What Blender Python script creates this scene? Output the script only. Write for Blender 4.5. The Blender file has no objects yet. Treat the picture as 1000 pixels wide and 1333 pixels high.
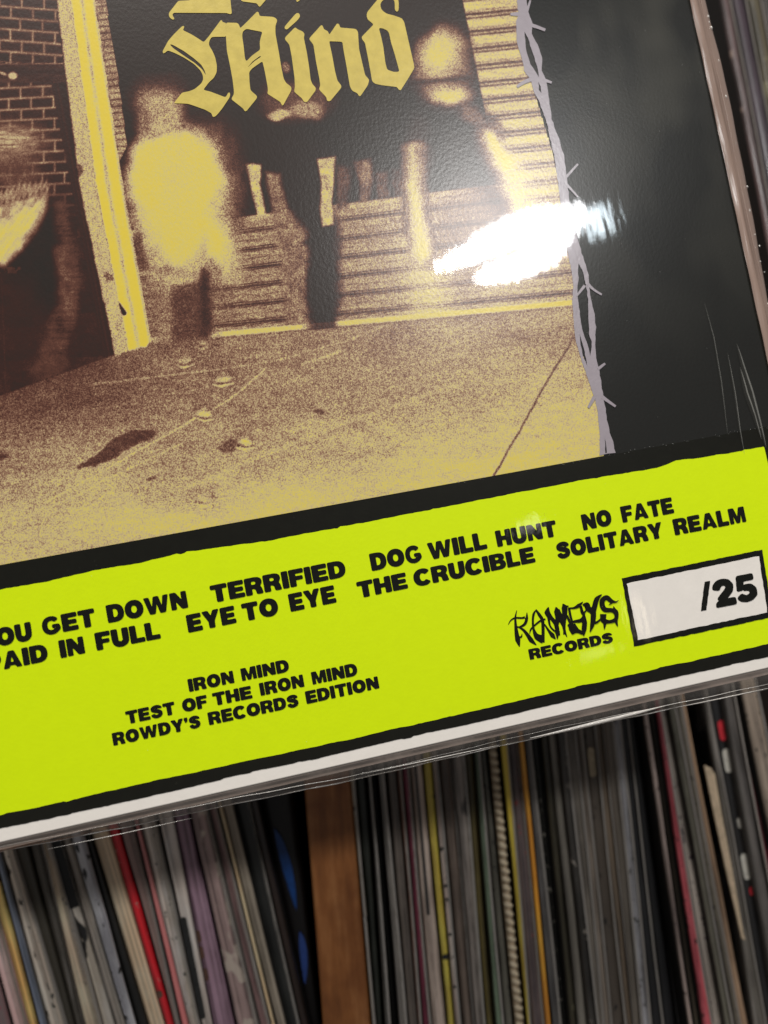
import bpy, math, random
import numpy as np
from mathutils import Vector, Matrix
from mathutils.geometry import tessellate_polygon
random.seed(7)
S = bpy.context.scene
COL = S.collection

# ------------------------------------------------------------------ camera
F = 960.0                                        # focal length in photograph pixels (picture 1000 x 1333)
CP = np.array([-0.1537, -0.2100, 0.0580])        # metres; the sleeve's front is the plane y = 0, its lower right corner the origin
RV = np.array([0.0563, 0.1844, -0.1245])
def rotm(r):
    th = np.linalg.norm(r); k = r/th
    K = np.array([[0, -k[2], k[1]], [k[2], 0, -k[0]], [-k[1], k[0], 0]])
    return np.eye(3)+math.sin(th)*K+(1-math.cos(th))*K@K
R = rotm(RV)
cam = bpy.data.cameras.new('camera'); camo = bpy.data.objects.new('camera', cam); COL.objects.link(camo)
Bm = np.array([[1, 0, 0], [0, 0, -1], [0, 1, 0]])
Mx = R@Bm
camo.matrix_world = Matrix([list(Mx[0])+[CP[0]], list(Mx[1])+[CP[1]], list(Mx[2])+[CP[2]], [0, 0, 0, 1]])
cam.sensor_fit = 'HORIZONTAL'; cam.sensor_width = 36; cam.lens = F*36/1000
cam.clip_start = 0.01; cam.clip_end = 50
cam.dof.use_dof = True; cam.dof.focus_distance = 0.213; cam.dof.aperture_fstop = 9.5
S.camera = camo

def at(px, py, Y=0.0):
    d = R@np.array([(px-500)/F, 1, -(py-666.5)/F]); t = (Y-CP[1])/d[1]; q = CP+t*d
    return float(q[0]), float(q[2])
def proj(X, Z, Y=0.0):                            # arrays of plane points -> photograph pixels
    v = np.stack([X-CP[0], np.full_like(X, Y-CP[1]), Z-CP[2]], -1)@R
    return 500+F*v[..., 0]/v[..., 1], 666.5-F*v[..., 2]/v[..., 1]

# ------------------------------------------------------------------ light
w = bpy.data.worlds.new('World'); S.world = w; w.use_nodes = True
w.node_tree.nodes['Background'].inputs[0].default_value = (0.95, 0.92, 0.90, 1)
w.node_tree.nodes['Background'].inputs[1].default_value = 0.11
S.view_settings.view_transform = 'Standard'; S.view_settings.look = 'None'
S.view_settings.exposure = 0.0; S.view_settings.gamma = 1
def lamp(name, px, py, dist, wpx, hpx, roll, rad, col):
    """a ceiling lamp of the shop where the sleeve mirrors it"""
    X, Z = at(px, py); P = Vector((X, 0, Z)); C = Vector(CP); d = (P-C).normalized(); dr = Vector((d.x, -d.y, d.z))
    tot = (P-C).length+dist
    L = bpy.data.lights.new(name, 'AREA'); L.shape = 'ELLIPSE'; L.size = wpx/F*tot; L.size_y = hpx/F*tot
    L.energy = rad*L.size*L.size_y*math.pi*0.785*math.pi/math.pi; L.color = col
    o = bpy.data.objects.new(name, L); COL.objects.link(o); o.location = P+dr*dist
    q = (-dr).to_track_quat('-Z', 'Y'); o.rotation_euler = (q.to_matrix()@Matrix.Rotation(math.radians(roll), 3, 'Z')).to_euler()
    return o
lamp('ceiling_lamp', 605, 275, 1.3, 168, 27, 7, 95, (1, .98, .94))
lamp('ceiling_lamp', 623, 313, 1.3, 112, 24, 4, 95, (1, .98, .94))
lamp('ceiling_lamp', 680, 264, 1.3, 78, 42, 20, 80, (.97, .98, 1))
lamp('shop_spot_lamp', 639, 646, 1.6, 24, 15, 10, 5, (1, .97, .9))
lamp('shop_spot_lamp', 770, 764, 1.6, 9, 52, -8, 5, (1, .85, .6))
lamp('shop_spot_lamp', 723, 814, 1.6, 60, 6, 8, 4, (1, .95, .8))
lamp('ceiling_lamp', 731, 255, 1.3, 17, 36, -6, 30, (.8, .93, 1))
def area(name, loc, tgt, sx, sy, e, col):
    L = bpy.data.lights.new(name, 'AREA'); L.shape = 'RECTANGLE'; L.size = sx; L.size_y = sy; L.energy = e; L.color = col
    o = bpy.data.objects.new(name, L); COL.objects.link(o); o.location = loc
    o.rotation_euler = (Vector(tgt)-Vector(loc)).to_track_quat('-Z', 'Y').to_euler()
area('overhead_fill_light', (-.3, -1.15, 2.35), (-.1, 0, .1), 1.2, .7, 80, (1, .95, .88))  # unseen soft light added overhead as fill

# ------------------------------------------------------------------ helpers
def lin(c):
    return tuple((x/255/12.92 if x/255 <= .04045 else ((x/255+.055)/1.055)**2.4) for x in c)
def c4(c): return (*lin(c), 1)
def empty(name, loc, label, cat, group=None):
    o = bpy.data.objects.new(name, None); COL.objects.link(o); o.location = loc
    o['label'] = label; o['category'] = cat
    if group: o['group'] = group
    return o
def mesh_obj(name, verts, faces, mat, parent=None, label=None, smooth=False):
    me = bpy.data.meshes.new(name); me.from_pydata(verts, [], faces); me.update()
    if smooth: me.polygons.foreach_set('use_smooth', [True]*len(me.polygons))
    o = bpy.data.objects.new(name, me); COL.objects.link(o); me.materials.append(mat)
    if parent: o.parent = parent
    if label: o['label'] = label
    return o
def nt(name):
    m = bpy.data.materials.new(name); m.use_nodes = True; t = m.node_tree
    return m, t, t.nodes['Principled BSDF']
def noise(t, vec, scale, detail=2, rough=.5, dim='3D'):
    n = t.nodes.new('ShaderNodeTexNoise'); n.inputs['Scale'].default_value = scale
    n.inputs['Detail'].default_value = detail; n.inputs['Roughness'].default_value = rough
    t.links.new(vec, n.inputs['Vector']); return n
def mapping(t, src, sc, loc=(0, 0, 0)):
    m = t.nodes.new('ShaderNodeMapping'); m.inputs['Scale'].default_value = sc; m.inputs['Location'].default_value = loc
    t.links.new(src, m.inputs['Vector']); return m.outputs[0]
def math_(t, op, a, b=None, clamp=False):
    n = t.nodes.new('ShaderNodeMath'); n.operation = op; n.use_clamp = clamp
    for i, v in enumerate((a, b)):
        if v is None: continue
        if isinstance(v, (int, float)): n.inputs[i].default_value = v
        else: t.links.new(v, n.inputs[i])
    return n.outputs[0]
def ramp(t, src, stops, interp='LINEAR'):
    r = t.nodes.new('ShaderNodeValToRGB'); cr = r.color_ramp; cr.interpolation = interp
    while len(cr.elements) < len(stops): cr.elements.new(.5)
    for e, (p, c) in zip(cr.elements, stops): e.position = p; e.color = c
    t.links.new(src, r.inputs[0]); return r.outputs[0]
def mixc(t, fac, a, b):
    n = t.nodes.new('ShaderNodeMix'); n.data_type = 'RGBA'
    for i, v in ((0, fac), (6, a), (7, b)):
        if isinstance(v, (int, float, tuple)): n.inputs[i].default_value = v
        else: t.links.new(v, n.inputs[i])
    return n.outputs[2]
def geo(t):
    return t.nodes.new('ShaderNodeNewGeometry').outputs['Position']

# the clear film that lies tight on the cover: a clear coat with its own waviness over the printed card
TILT = (.027, -.027)
def film_over_print(t, b, rough=.34, pebble=.10, spec=.5):
    p = geo(t)
    b.inputs['Roughness'].default_value = rough
    b.inputs['Specular IOR Level'].default_value = spec
    n1 = noise(t, mapping(t, p, (1, 1, .8)), 1150, 2, .55)
    bp = t.nodes.new('ShaderNodeBump'); bp.inputs['Strength'].default_value = pebble; bp.inputs['Distance'].default_value = .0006
    t.links.new(n1.outputs[0], bp.inputs['Height']); t.links.new(bp.outputs[0], b.inputs['Normal'])
    b.inputs['Coat Weight'].default_value = 1; b.inputs['Coat IOR'].default_value = 1.48
    b.inputs['Coat Roughness'].default_value = .034
    n2 = noise(t, mapping(t, p, (1, 1, .55)), 26, 1, .5)
    n3 = noise(t, mapping(t, p, (1, 1, .25)), 170, 2, .6)
    n4 = noise(t, p, 700, 1, .5)
    h = math_(t, 'ADD', math_(t, 'MULTIPLY', n2.outputs[0], .75), math_(t, 'ADD', math_(t, 'MULTIPLY', n3.outputs[0], .07), math_(t, 'MULTIPLY', n4.outputs[0], .004)))
    sp = t.nodes.new('ShaderNodeSeparateXYZ'); t.links.new(p, sp.inputs[0])     # the film lifts a little off the card, so it leans against it
    h = math_(t, 'ADD', h, math_(t, 'ADD', math_(t, 'MULTIPLY', sp.outputs[0], TILT[0]/.00055), math_(t, 'MULTIPLY', sp.outputs[2], TILT[1]/.00055)))
    b2 = t.nodes.new('ShaderNodeBump'); b2.inputs['Strength'].default_value = 1; b2.inputs['Distance'].default_value = .00055
    t.links.new(h, b2.inputs['Height']); t.links.new(b2.outputs[0], b.inputs['Coat Normal'])

def print_mat(name, col, var=.06, rough=.3, pebble=.07, spots=None, spec=.4):
    m, t, b = nt(name); p = geo(t)
    n = noise(t, p, 260, 4, .6)
    c = lin(col)
    lo = (*[x*(1-var) for x in c], 1); hi = (*[min(1, x*(1+var)) for x in c], 1)
    colr = ramp(t, n.outputs[0], [(.3, lo), (.7, hi)])
    if spots:
        s = noise(t, mapping(t, p, (1, 1, 1), (.3, .1, .2)), 900, 2, .5)
        colr = mixc(t, ramp(t, s.outputs[0], [(.70, (0, 0, 0, 1)), (.76, (1, 1, 1, 1))]), colr, c4(spots))
    t.links.new(colr, b.inputs['Base Color']); film_over_print(t, b, rough, pebble, spec); return m

M_WHITE = print_mat('white_card', (234, 229, 223), .02, pebble=.04, spec=.2)
M_BLACK = print_mat('black_ink', (20, 20, 14), .15, spots=(40, 40, 34), pebble=.05, spec=.2)
M_INK = print_mat('lettering_ink', (15, 16, 12), .12, pebble=.04, spec=.2)
M_GREEN = print_mat('fluorescent_green', (212, 238, 0), .015, rough=.45, pebble=.05, spec=.15)
M_LILAC = print_mat('lilac_grey_ink', (158, 150, 158), .05, rough=.27, pebble=.05, spec=.46)
M_TITLE = print_mat('title_yellow_ink', (208, 188, 96), .10, rough=.27, pebble=.05, spec=.46)
M_GREYCARD = print_mat('grey_card_edge', (176, 160, 152), .05)
def black_reflections_mat():  # black print; soft room reflections painted in as paler noise blobs
    m, t, b = nt('black_print_reflections'); p = geo(t)
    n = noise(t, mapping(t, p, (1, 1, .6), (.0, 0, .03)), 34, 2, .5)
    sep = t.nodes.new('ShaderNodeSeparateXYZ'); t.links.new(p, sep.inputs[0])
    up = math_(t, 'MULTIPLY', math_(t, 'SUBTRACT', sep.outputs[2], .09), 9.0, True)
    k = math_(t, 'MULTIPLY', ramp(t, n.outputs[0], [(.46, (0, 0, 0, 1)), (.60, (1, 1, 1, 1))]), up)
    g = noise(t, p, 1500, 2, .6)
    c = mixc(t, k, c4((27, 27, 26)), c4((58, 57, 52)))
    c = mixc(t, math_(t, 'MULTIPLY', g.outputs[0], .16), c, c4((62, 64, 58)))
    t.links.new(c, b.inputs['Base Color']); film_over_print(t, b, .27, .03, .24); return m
M_BLACK_REFL = black_reflections_mat()
def duotone_mat():
    m, t, b = nt('duotone_photo_print'); p = geo(t)
    a = t.nodes.new('ShaderNodeAttribute'); a.attribute_name = 'tone'
    g1 = noise(t, p, 3300, 1, .5); g2 = noise(t, mapping(t, p, (1, 1, 1), (1, 2, 3)), 1300, 2, .6)
    g = math_(t, 'ADD', math_(t, 'MULTIPLY', math_(t, 'SUBTRACT', g1.outputs[0], .5), 1.9), math_(t, 'MULTIPLY', math_(t, 'SUBTRACT', g2.outputs[0], .5), .9))
    sc = t.nodes.new('ShaderNodeSeparateColor'); t.links.new(a.outputs['Color'], sc.inputs[0])
    v = math_(t, 'ADD', sc.outputs[0], math_(t, 'MULTIPLY', g, sc.outputs[1]), True)
    c = ramp(t, v, [(0, c4((40, 35, 32))), (.18, c4((60, 35, 30))), (.38, c4((100, 62, 50))), (.58, c4((156, 120, 96))),
                    (.74, c4((204, 184, 140))), (.86, c4((216, 200, 114))), (1, c4((226, 202, 72)))])
    t.links.new(c, b.inputs['Base Color']); film_over_print(t, b, .27, .055, .48); return m
M_PHOTO = duotone_mat()

def sheet(name, loops, Y, mat, parent, label=None):
    """flat print: one outline and its holes, in plane coordinates"""
    vs = [[Vector((x, 0, z)) for x, z in L] for L in loops]
    tris = tessellate_polygon([[Vector((v.x, v.z, 0)) for v in L] for L in vs])
    flat = [v for L in vs for v in L]; F2 = []
    for a, b_, c in tris:
        A, B, C = flat[a], flat[b_], flat[c]
        cr = (B.x-A.x)*(C.z-A.z)-(B.z-A.z)*(C.x-A.x)
        F2.append((a, b_, c) if cr > 0 else (a, c, b_))
    return [(v.x, Y, v.z) for v in flat], F2
def join(pieces):
    V, Fc = [], []
    for v, f in pieces:
        o = len(V); V += v; Fc += [tuple(i+o for i in q) for q in f]
    return V, Fc
def dense(L, step, closed=True):
    out = []; n = len(L)
    for i in range(n if closed else n-1):
        a, b_ = L[i], L[(i+1) % n]; d = math.hypot(b_[0]-a[0], b_[1]-a[1]); k = max(1, int(d/step))
        out += [(a[0]+(b_[0]-a[0])*j/k, a[1]+(b_[1]-a[1])*j/k) for j in range(k)]
    if not closed: out.append(L[-1])
    return out
def soften(L, it=1):
    for _ in range(it):
        n = len(L); L = [((L[i-1][0]+2*L[i][0]+L[(i+1) % n][0])/4, (L[i-1][1]+2*L[i][1]+L[(i+1) % n][1])/4) for i in range(n)]
    return L
def jit(L, a): return [(x+random.uniform(-a, a), y+random.uniform(-a, a)) for x, y in L]
def torn(pts, Yp, amp, step=.0009, seed=1):
    """a torn paper edge through image points, as plane points"""
    rnd = random.Random(seed); P = dense([at(*p) for p in pts], step, False); out = []; w_ = 0; bump = 0
    for i, (x, z) in enumerate(P):
        w_ = w_*.72+rnd.uniform(-1, 1)*.5
        if rnd.random() < .05: bump = rnd.uniform(-1.4, 1.4)
        bump *= .8
        out.append((x, z+amp*(w_*.55+bump)))
    return out

# ------------------------------------------------------------------ the record in its sleeve
REC = empty('record_album', (0, 0, 0), 'large record album with neon green track list strip and blurred yellow photo cover', 'record')
CW = .315
def box(x0, x1, y0, y1, z0, z1, o=0):
    v = [(x0, y0, z0), (x1, y0, z0), (x1, y1, z0), (x0, y1, z0), (x0, y0, z1), (x1, y0, z1), (x1, y1, z1), (x0, y1, z1)]
    f = [(0, 1, 5, 4), (1, 2, 6, 5), (2, 3, 7, 6), (3, 0, 4, 7), (4, 5, 6, 7), (3, 2, 1, 0)]
    return v, [tuple(i+o for i in q) for q in f]
v, f = box(-CW, 0, 0, .0028, 0, CW)
b_ = mesh_obj('cover_board', v, f, M_WHITE, REC)
bv = b_.modifiers.new('bevel', 'BEVEL'); bv.width = .0003; bv.segments = 2
v, f = box(-CW, -.0004, .0010, .0048, -.0021, -.0002)
mesh_obj('back_board', v, f, M_GREYCARD, REC, 'greyish back panel showing below the white front edge')

v, f = box(-.0003, .0002, -.00015, .003, .0665, CW+.0002); mesh_obj('spine_edge', v, f, M_BLACK, REC, 'black spine side of the cover')
ZA = .072                                        # where the photo print ends and the black band begins
# black band + frame
low = torn([(-120, 1106), (0, 1079), (150, 1047), (300, 1012), (460, 976), (640, 936), (800, 899), (1000, 855), (1100, 832)], 0, .00028, seed=3)
low = [p for p in low if -CW+.001 < p[0] < -.0012]
lx = low[0][0]
band = low+[(low[-1][0], ZA), (lx, ZA)]
v, f = sheet('b', [band], -.0001, None, None); mesh_obj('black_band', v, f, M_BLACK, REC, 'black band with torn edges round the green strip')
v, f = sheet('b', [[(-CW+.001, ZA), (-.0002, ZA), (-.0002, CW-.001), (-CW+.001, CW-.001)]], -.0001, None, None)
mesh_obj('art_panel', v, f, M_BLACK_REFL, REC, 'black printed background with soft reflections painted in')
# thin darker slip along the lower right of the black print
v, f = sheet('b', [[at(*p) for p in ((915, 380), (925, 400), (938, 500), (945, 567), (1003, 557), (1003, 500), (985, 440), (968, 370), (940, 300))]], -.00013, None, None)
# green strip
top = torn([(-110, 792), (0, 768), (60, 757), (120, 743), (180, 733), (235, 720), (300, 711), (354, 703), (460, 683), (560, 664), (680, 640), (780, 621), (840, 612), (862, 607), (880, 600), (940, 592), (994, 582)], 0, .0003, seed=11)
bot = torn([(-130, 1088), (0, 1061), (150, 1028), (300, 995), (460, 961), (640, 920), (800, 883), (1000, 838), (1052, 826)], 0, .00027, seed=12)
top = [p for p in top if p[0] > -CW+.004]; bot = [p for p in bot if p[0] > -CW+.004]
rs = torn([(995, 584), (1002, 615), (1018, 690), (1040, 780), (1050, 822)], 0, .00015, seed=4)
v, f = sheet('b', [bot+rs[::-1]+top[::-1]], -.0002, None, None)
mesh_obj('green_strip', v, f, M_GREEN, REC, 'neon green strip printed with the track list')

# number box
bo = [(809, 752.5), (992, 715.5), (1003.5, 790), (1006, 803), (825, 841.5)]
bi = [(815.5, 759.5), (987, 724), (996.5, 785), (997.8, 797), (830, 833)]
bo = [at(*p) for p in bo]; bi = [at(*p) for p in bi]
v, f = sheet('b', [jit(dense(bo, .0012), .00010)], -.0003, None, None); nb = mesh_obj('number_box', v, f, M_INK, REC, 'black outlined white box for the edition number')
v, f = sheet('b', [jit(dense(bi, .0012), .00010)], -.0004, None, None); mesh_obj('white_field', v, f, M_WHITE, nb)

# ---- heavy grotesque lettering, drawn as outlines; cap height 1
TT, TH = .30, .24
def arc(cx, cy, rx, ry, a0, a1, n=14, e=2.35):
    out = []
    for i in range(n+1):
        a = math.radians(a0+(a1-a0)*i/n); c, s = math.cos(a), math.sin(a)
        out.append((cx+rx*math.copysign(abs(c)**(2/e), c), cy+ry*math.copysign(abs(s)**(2/e), s)))
    return out
def stroke(pts, wd):
    """thick line with butt ends; wd a number or one per point"""
    if isinstance(wd, (int, float)): wd = [wd]*len(pts)
    Lf, Rt = [], []
    for i, p in enumerate(pts):
        a = pts[max(0, i-1)]; b_ = pts[min(len(pts)-1, i+1)]; dx, dy = b_[0]-a[0], b_[1]-a[1]; d = math.hypot(dx, dy) or 1
        nx, ny = -dy/d*wd[i]/2, dx/d*wd[i]/2; Lf.append((p[0]+nx, p[1]+ny)); Rt.append((p[0]-nx, p[1]-ny))
    return Lf+Rt[::-1]
def glyphs():
    t, h = TT, TH; G = {}
    G['I'] = (t, [[(0, 0), (t, 0), (t, 1), (0, 1)]])
    G['L'] = (.70, [[(0, 0), (.70, 0), (.70, h), (t, h), (t, 1), (0, 1)]])
    G['E'] = (.76, [[(0, 0), (.76, 0), (.76, h), (t, h), (t, .385), (.71, .385), (.71, .615), (t, .615), (t, 1-h), (.75, 1-h), (.75, 1), (0, 1)]])
    G['F'] = (.72, [[(0, 0), (t, 0), (t, .37), (.66, .37), (.66, .58), (t, .58), (t, 1-h), (.72, 1-h), (.72, 1), (0, 1)]])
    G['T'] = (.80, [[(.4-t/2, 0), (.4+t/2, 0), (.4+t/2, 1-h), (.80, 1-h), (.80, 1), (0, 1), (0, 1-h), (.4-t/2, 1-h)]])
    G['H'] = (.86, [[(0, 0), (t, 0), (t, .38), (.86-t, .38), (.86-t, 0), (.86, 0), (.86, 1), (.86-t, 1), (.86-t, .61), (t, .61), (t, 1), (0, 1)]])
    G['N'] = (.88, [[(0, 0), (.285, 0), (.285, .46), (.56, 0), (.88, 0), (.88, 1), (.595, 1), (.595, .54), (.32, 1), (0, 1)]])
    G['M'] = (1.04, [[(0, 0), (.265, 0), (.265, .55), (.405, 0), (.635, 0), (.775, .55), (.775, 0), (1.04, 0), (1.04, 1), (.68, 1), (.52, .42), (.36, 1), (0, 1)]])
    G['W'] = (1.30, [[(.23, 0), (.53, 0), (.65, .56), (.77, 0), (1.07, 0), (1.30, 1), (1.02, 1), (.91, .42), (.79, 1), (.51, 1), (.39, .42), (.28, 1), (0, 1)]])
    G['A'] = (.94, [[(0, 0), (.285, 0), (.33, .15), (.61, .15), (.655, 0), (.94, 0), (.62, 1), (.32, 1)], [(.385, .34), (.555, .34), (.47, .66)]])
    G['Y'] = (.90, [[(.45-t/2, 0), (.45+t/2, 0), (.45+t/2, .37), (.90, 1), (.59, 1), (.45, .66), (.31, 1), (0, 1), (.45-t/2, .37)]])
    G['O'] = (.94, [arc(.47, .5, .47, .52, 0, 360, 36, 2.15)[:-1], arc(.47, .5, .165, .235, 0, 360, 24, 2.1)[:-1]])
    G['D'] = (.86, [[(0, 0), (.40, 0)]+arc(.40, .5, .46, .5, -90, 90, 16, 2.3)[1:]+[(0, 1)], [(t, h), (.38, h)]+arc(.38, .5, .19, .5-h, -90, 90, 10, 2.2)[1:]+[(t, 1-h)]])
    G['P'] = (.80, [[(0, 0), (t, 0), (t, .33), (.45, .33)]+arc(.45, .665, .35, .335, -90, 90, 12, 2.4)[1:]+[(0, 1)], [(t, .54), (.42, .54)]+arc(.42, .67, .10, .13, -90, 90, 8)[1:]+[(t, .80)]])
    G['R'] = (.86, [[(0, 0), (t, 0), (t, .36), (.40, .36), (.50, .30), (.53, .06), (.56, 0), (.86, 0), (.83, .09), (.80, .33), (.72, .455)]+arc(.47, .725, .37, .275, -42, 90, 12, 2.4)[1:]+[(0, 1)], [(t, .565), (.44, .565)]+arc(.44, .68, .11, .115, -90, 90, 8)[1:]+[(t, .795)]])
    G['B'] = (.84, [[(0, 0), (.48, 0)]+arc(.48, .29, .36, .29, -90, 62, 12, 2.4)[1:]+[(.68, .535)]+arc(.46, .75, .34, .25, -40, 90, 10, 2.4)[1:]+[(0, 1)], [(t, .2), (.44, .2)]+arc(.44, .305, .12, .105, -90, 90, 8)[1:]+[(t, .41)], [(t, .6), (.42, .6)]+arc(.42, .70, .10, .10, -90, 90, 8)[1:]+[(t, .80)]])
    s = stroke([(.85-t/2, .0)][:0]+[], t) if False else None
    G['U'] = (.84, [stroke([(t/2, 1), (t/2, .5)]+arc(.42, .40, .42-t/2, .42-h/2, 180, 360, 16, 2.3)[1:]+[(.84-t/2, .5), (.84-t/2, 1)], [t, t]+[t*.97]*16+[t, t])])
    ca = arc(.46, .5, .46-.135, .52-h/2, 38, 322, 26, 2.2)
    wc = [.255+.055*abs(math.cos(math.radians(38+284*i/26))) for i in range(27)]
    G['C'] = (.88, [stroke(ca, wc)])
    G['G'] = (.92, [stroke(arc(.46, .5, .46-.135, .52-h/2, 38, 300, 24, 2.2)+[(.70, .22), (.78, .30), (.78, .43), (.60, .435), (.50, .435)], [.235]*25+[.24, .26, .22, .20, .20])])
    sp = [(.70, .70), (.66, .80), (.56, .875), (.42, .895), (.27, .86), (.165, .765), (.17, .67), (.26, .60), (.42, .545), (.57, .49), (.665, .41), (.67, .27), (.60, .16), (.45, .10), (.30, .11), (.18, .19), (.135, .315)]
    G['S'] = (.82, [stroke(sp, [.27, .27, .25, .24, .25, .27, .29, .28, .28, .28, .29, .285, .26, .245, .25, .27, .27])])
    G["'"] = (.24, [[(.0, 1), (.24, 1), (.24, .78), (.18, .64), (.02, .60), (.10, .74), (.0, .74)]])
    G['2'] = (.80, [stroke([(.14, .64), (.18, .78), (.30, .88), (.44, .895), (.58, .85), (.655, .72), (.62, .58), (.50, .46), (.34, .33), (.24, .22), (.17, .03)][:9]+[(.22, .20)], [.27, .26, .23, .22, .24, .27, .27, .26, .26, .27]),
                    [(.02, 0), (.78, 0), (.78, h+.01), (.22, h+.01), (.06, .16)]])
    G['5'] = (.80, [stroke([(.12, .26), (.20, .15), (.36, .105), (.52, .14), (.645, .25), (.65, .40), (.56, .515), (.40, .54), (.28, .50)], [.26, .25, .22, .23, .26, .27, .25, .21, .20]),
                    [(.06, .44), (.30, .46), (.34, .78), (.74, .78), (.74, 1), (.13, 1)]])
    return G
GL = glyphs()
def grow(L, d, hole=False):
    n = len(L); ar = sum(L[i-1][0]*L[i][1]-L[i][0]*L[i-1][1] for i in range(n)); sg = (1 if ar > 0 else -1)*(-1 if hole else 1); out = []
    for i in range(n):
        dx, dy = L[(i+1) % n][0]-L[i-1][0], L[(i+1) % n][1]-L[i-1][1]; k = math.hypot(dx, dy) or 1
        out.append((L[i][0]+sg*d*dy/k, L[i][1]-sg*d*dx/k))
    return out
def word(txt, a, b_, cap, Y, spc=.075, rough=.003):
    """one word from image point a (foot of first letter) to b (foot of last), cap height in image pixels at a"""
    A = at(*a); B = at(*b_); H = at(a[0]-cap*.17, a[1]-cap*.985)[1]-A[1]
    tot = sum(GL[c][0] for c in txt)+spc*(len(txt)-1); x = 0; pcs = []
    sx = (B[0]-A[0])/tot; dz = (B[1]-A[1])/tot
    for k, c in enumerate(txt):
        wd, loops = GL[c]
        groups = [[l] for l in loops] if c in '25' else [loops]
        for gi, g in enumerate(groups):
            LL = []
            for l in g:
                q = jit(soften(dense(l, .06), 1), rough)
                q = grow(q, .006 if c in 'MNWA' else .020, l is not g[0]); q = [q[i_] for i_ in range(len(q)) if math.hypot(q[i_][0]-q[i_-1][0], q[i_][1]-q[i_-1][1]) > .022]
                LL.append([(A[0]+(x+u)*sx, A[1]+(x+u)*dz+v_*H) for u, v_ in q])
            pcs.append(sheet('g', LL, Y-.000004*gi, None, None))
        x += wd+spc
    return pcs
def line(words, Y, label, cap):
    pcs = []
    for wd, a, b_ in words: pcs += word(wd, a, b_, cap, Y)
    v, f = join(pcs); return mesh_obj('lettering', v, f, M_INK, REC, label)
YT = -.0003
line([('YOU', (-27, 847), (43, 831.5)), ('GET', (57, 827.5), (125.5, 814)), ('DOWN', (141.7, 810.7), (245.5, 790.7)), ], YT, 'black lettering YOU GET DOWN', 22.6)
line([('TERRIFIED', (277, 784.6), (451, 750)), ('DOG', (484.5, 743), (550.5, 730.3)), ('WILL', (559.4, 729), (634.3, 713.8))], YT, 'black lettering TERRIFIED and DOG WILL', 22)
line([('HUNT', (648, 711.8), (725.7, 697.5)), ('NO', (759.5, 690.5), (797, 683)), ('FATE', (810.8, 680.3), (877.3, 667.5))], YT, 'black lettering HUNT and NO FATE', 20.6)
line([('PAID', (-17, 876), (63.5, 859.5)), ('IN', (80, 856.3), (111.5, 850)), ('FULL', (127, 846.5), (209.5, 830.5)), ('EYE', (246, 823.3), (308, 810.2)), ('TO', (318, 808.6), (363.4, 799.5)), ('EYE', (379, 796), (438, 783.7))], YT, 'black lettering PAID IN FULL and EYE TO EYE', 22.4)
line([('THE', (467.6, 778.5), (531, 765.3)), ('CRUCIBLE', (541, 763.5), (696.8, 731.4)), ('SOLITARY', (726.3, 727.8), (863.8, 699.4)), ('REALM', (878.9, 696.7), (971.3, 679))], YT, 'black lettering THE CRUCIBLE and SOLITARY REALM', 20.6)
line([('IRON', (247, 900.3), (305.6, 888.5)), ('MIND', (315.6, 886.4), (377, 873.7))], YT, 'black lettering IRON MIND', 16.2)
line([('TEST', (166, 942.3), (229, 929)), ('OF', (239, 926.9), (271, 920.3)), ('THE', (279, 918.5), (328.8, 908.4)), ('IRON', (340, 905.4), (396.6, 893.4)), ('MIND', (407.4, 891), (466, 878.6))], YT, 'black lettering TEST OF THE IRON MIND', 16.2)
line([("ROWDY'S", (148.5, 970.3), (262, 946)), ('RECORDS', (273, 943.5), (389.5, 918.8)), ('EDITION', (399.8, 916), (494, 895.6))], YT, "black lettering ROWDY'S RECORDS EDITION", 16)
line([('RECORDS', (690, 858.6), (798.2, 835.8))], YT, 'black lettering RECORDS under the jagged logo', 13.4)
pc = word('25', (931, 791), (987.3, 780), 35, -.0005, .03)
pc.append(sheet('g', [jit(dense([at(800+x/5, 700+y/5) for x, y in ((557, 477), (593, 470), (618, 281), (582, 286))], .0008), .00006)], -.0005, None, None))
v, f = join(pc); mesh_obj('lettering', v, f, M_INK, REC, 'black lettering /25 in the white box')

# ---- jagged shop logo, variable width strokes
def vstroke(pts, Y):
    P = [(p[0], p[1]) for p in pts]; W = [p[2] for p in pts]; Q = []; WW = []
    n = len(P)
    for i in range(n-1):                          # Catmull-Rom
        p0, p1, p2, p3 = P[max(0, i-1)], P[i], P[i+1], P[min(n-1, i+2)]
        for j in range(6):
            s = j/6
            Q.append(tuple(.5*((2*p1[k])+(-p0[k]+p2[k])*s+(2*p0[k]-5*p1[k]+4*p2[k]-p3[k])*s*s+(-p0[k]+3*p1[k]-3*p2[k]+p3[k])*s**3) for k in (0, 1)))
            WW.append(W[i]+(W[i+1]-W[i])*s)
    Q.append(P[-1]); WW.append(W[-1])
    L = stroke(Q, WW); n = len(Q); V = []; Fc = []
    for i in range(n):
        for q in (L[i], L[2*n-1-i]):
            x, z = at(*q); V.append((x, Y, z))
        if i: Fc.append((2*i-2, 2*i-1, 2*i+1, 2*i))
    return V, Fc
def Z(o, s, pts): return [(o[0]+p[0]/s, o[1]+p[1]/s)+((p[2]/s,) if len(p) > 2 else ()) for p in pts]
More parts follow.
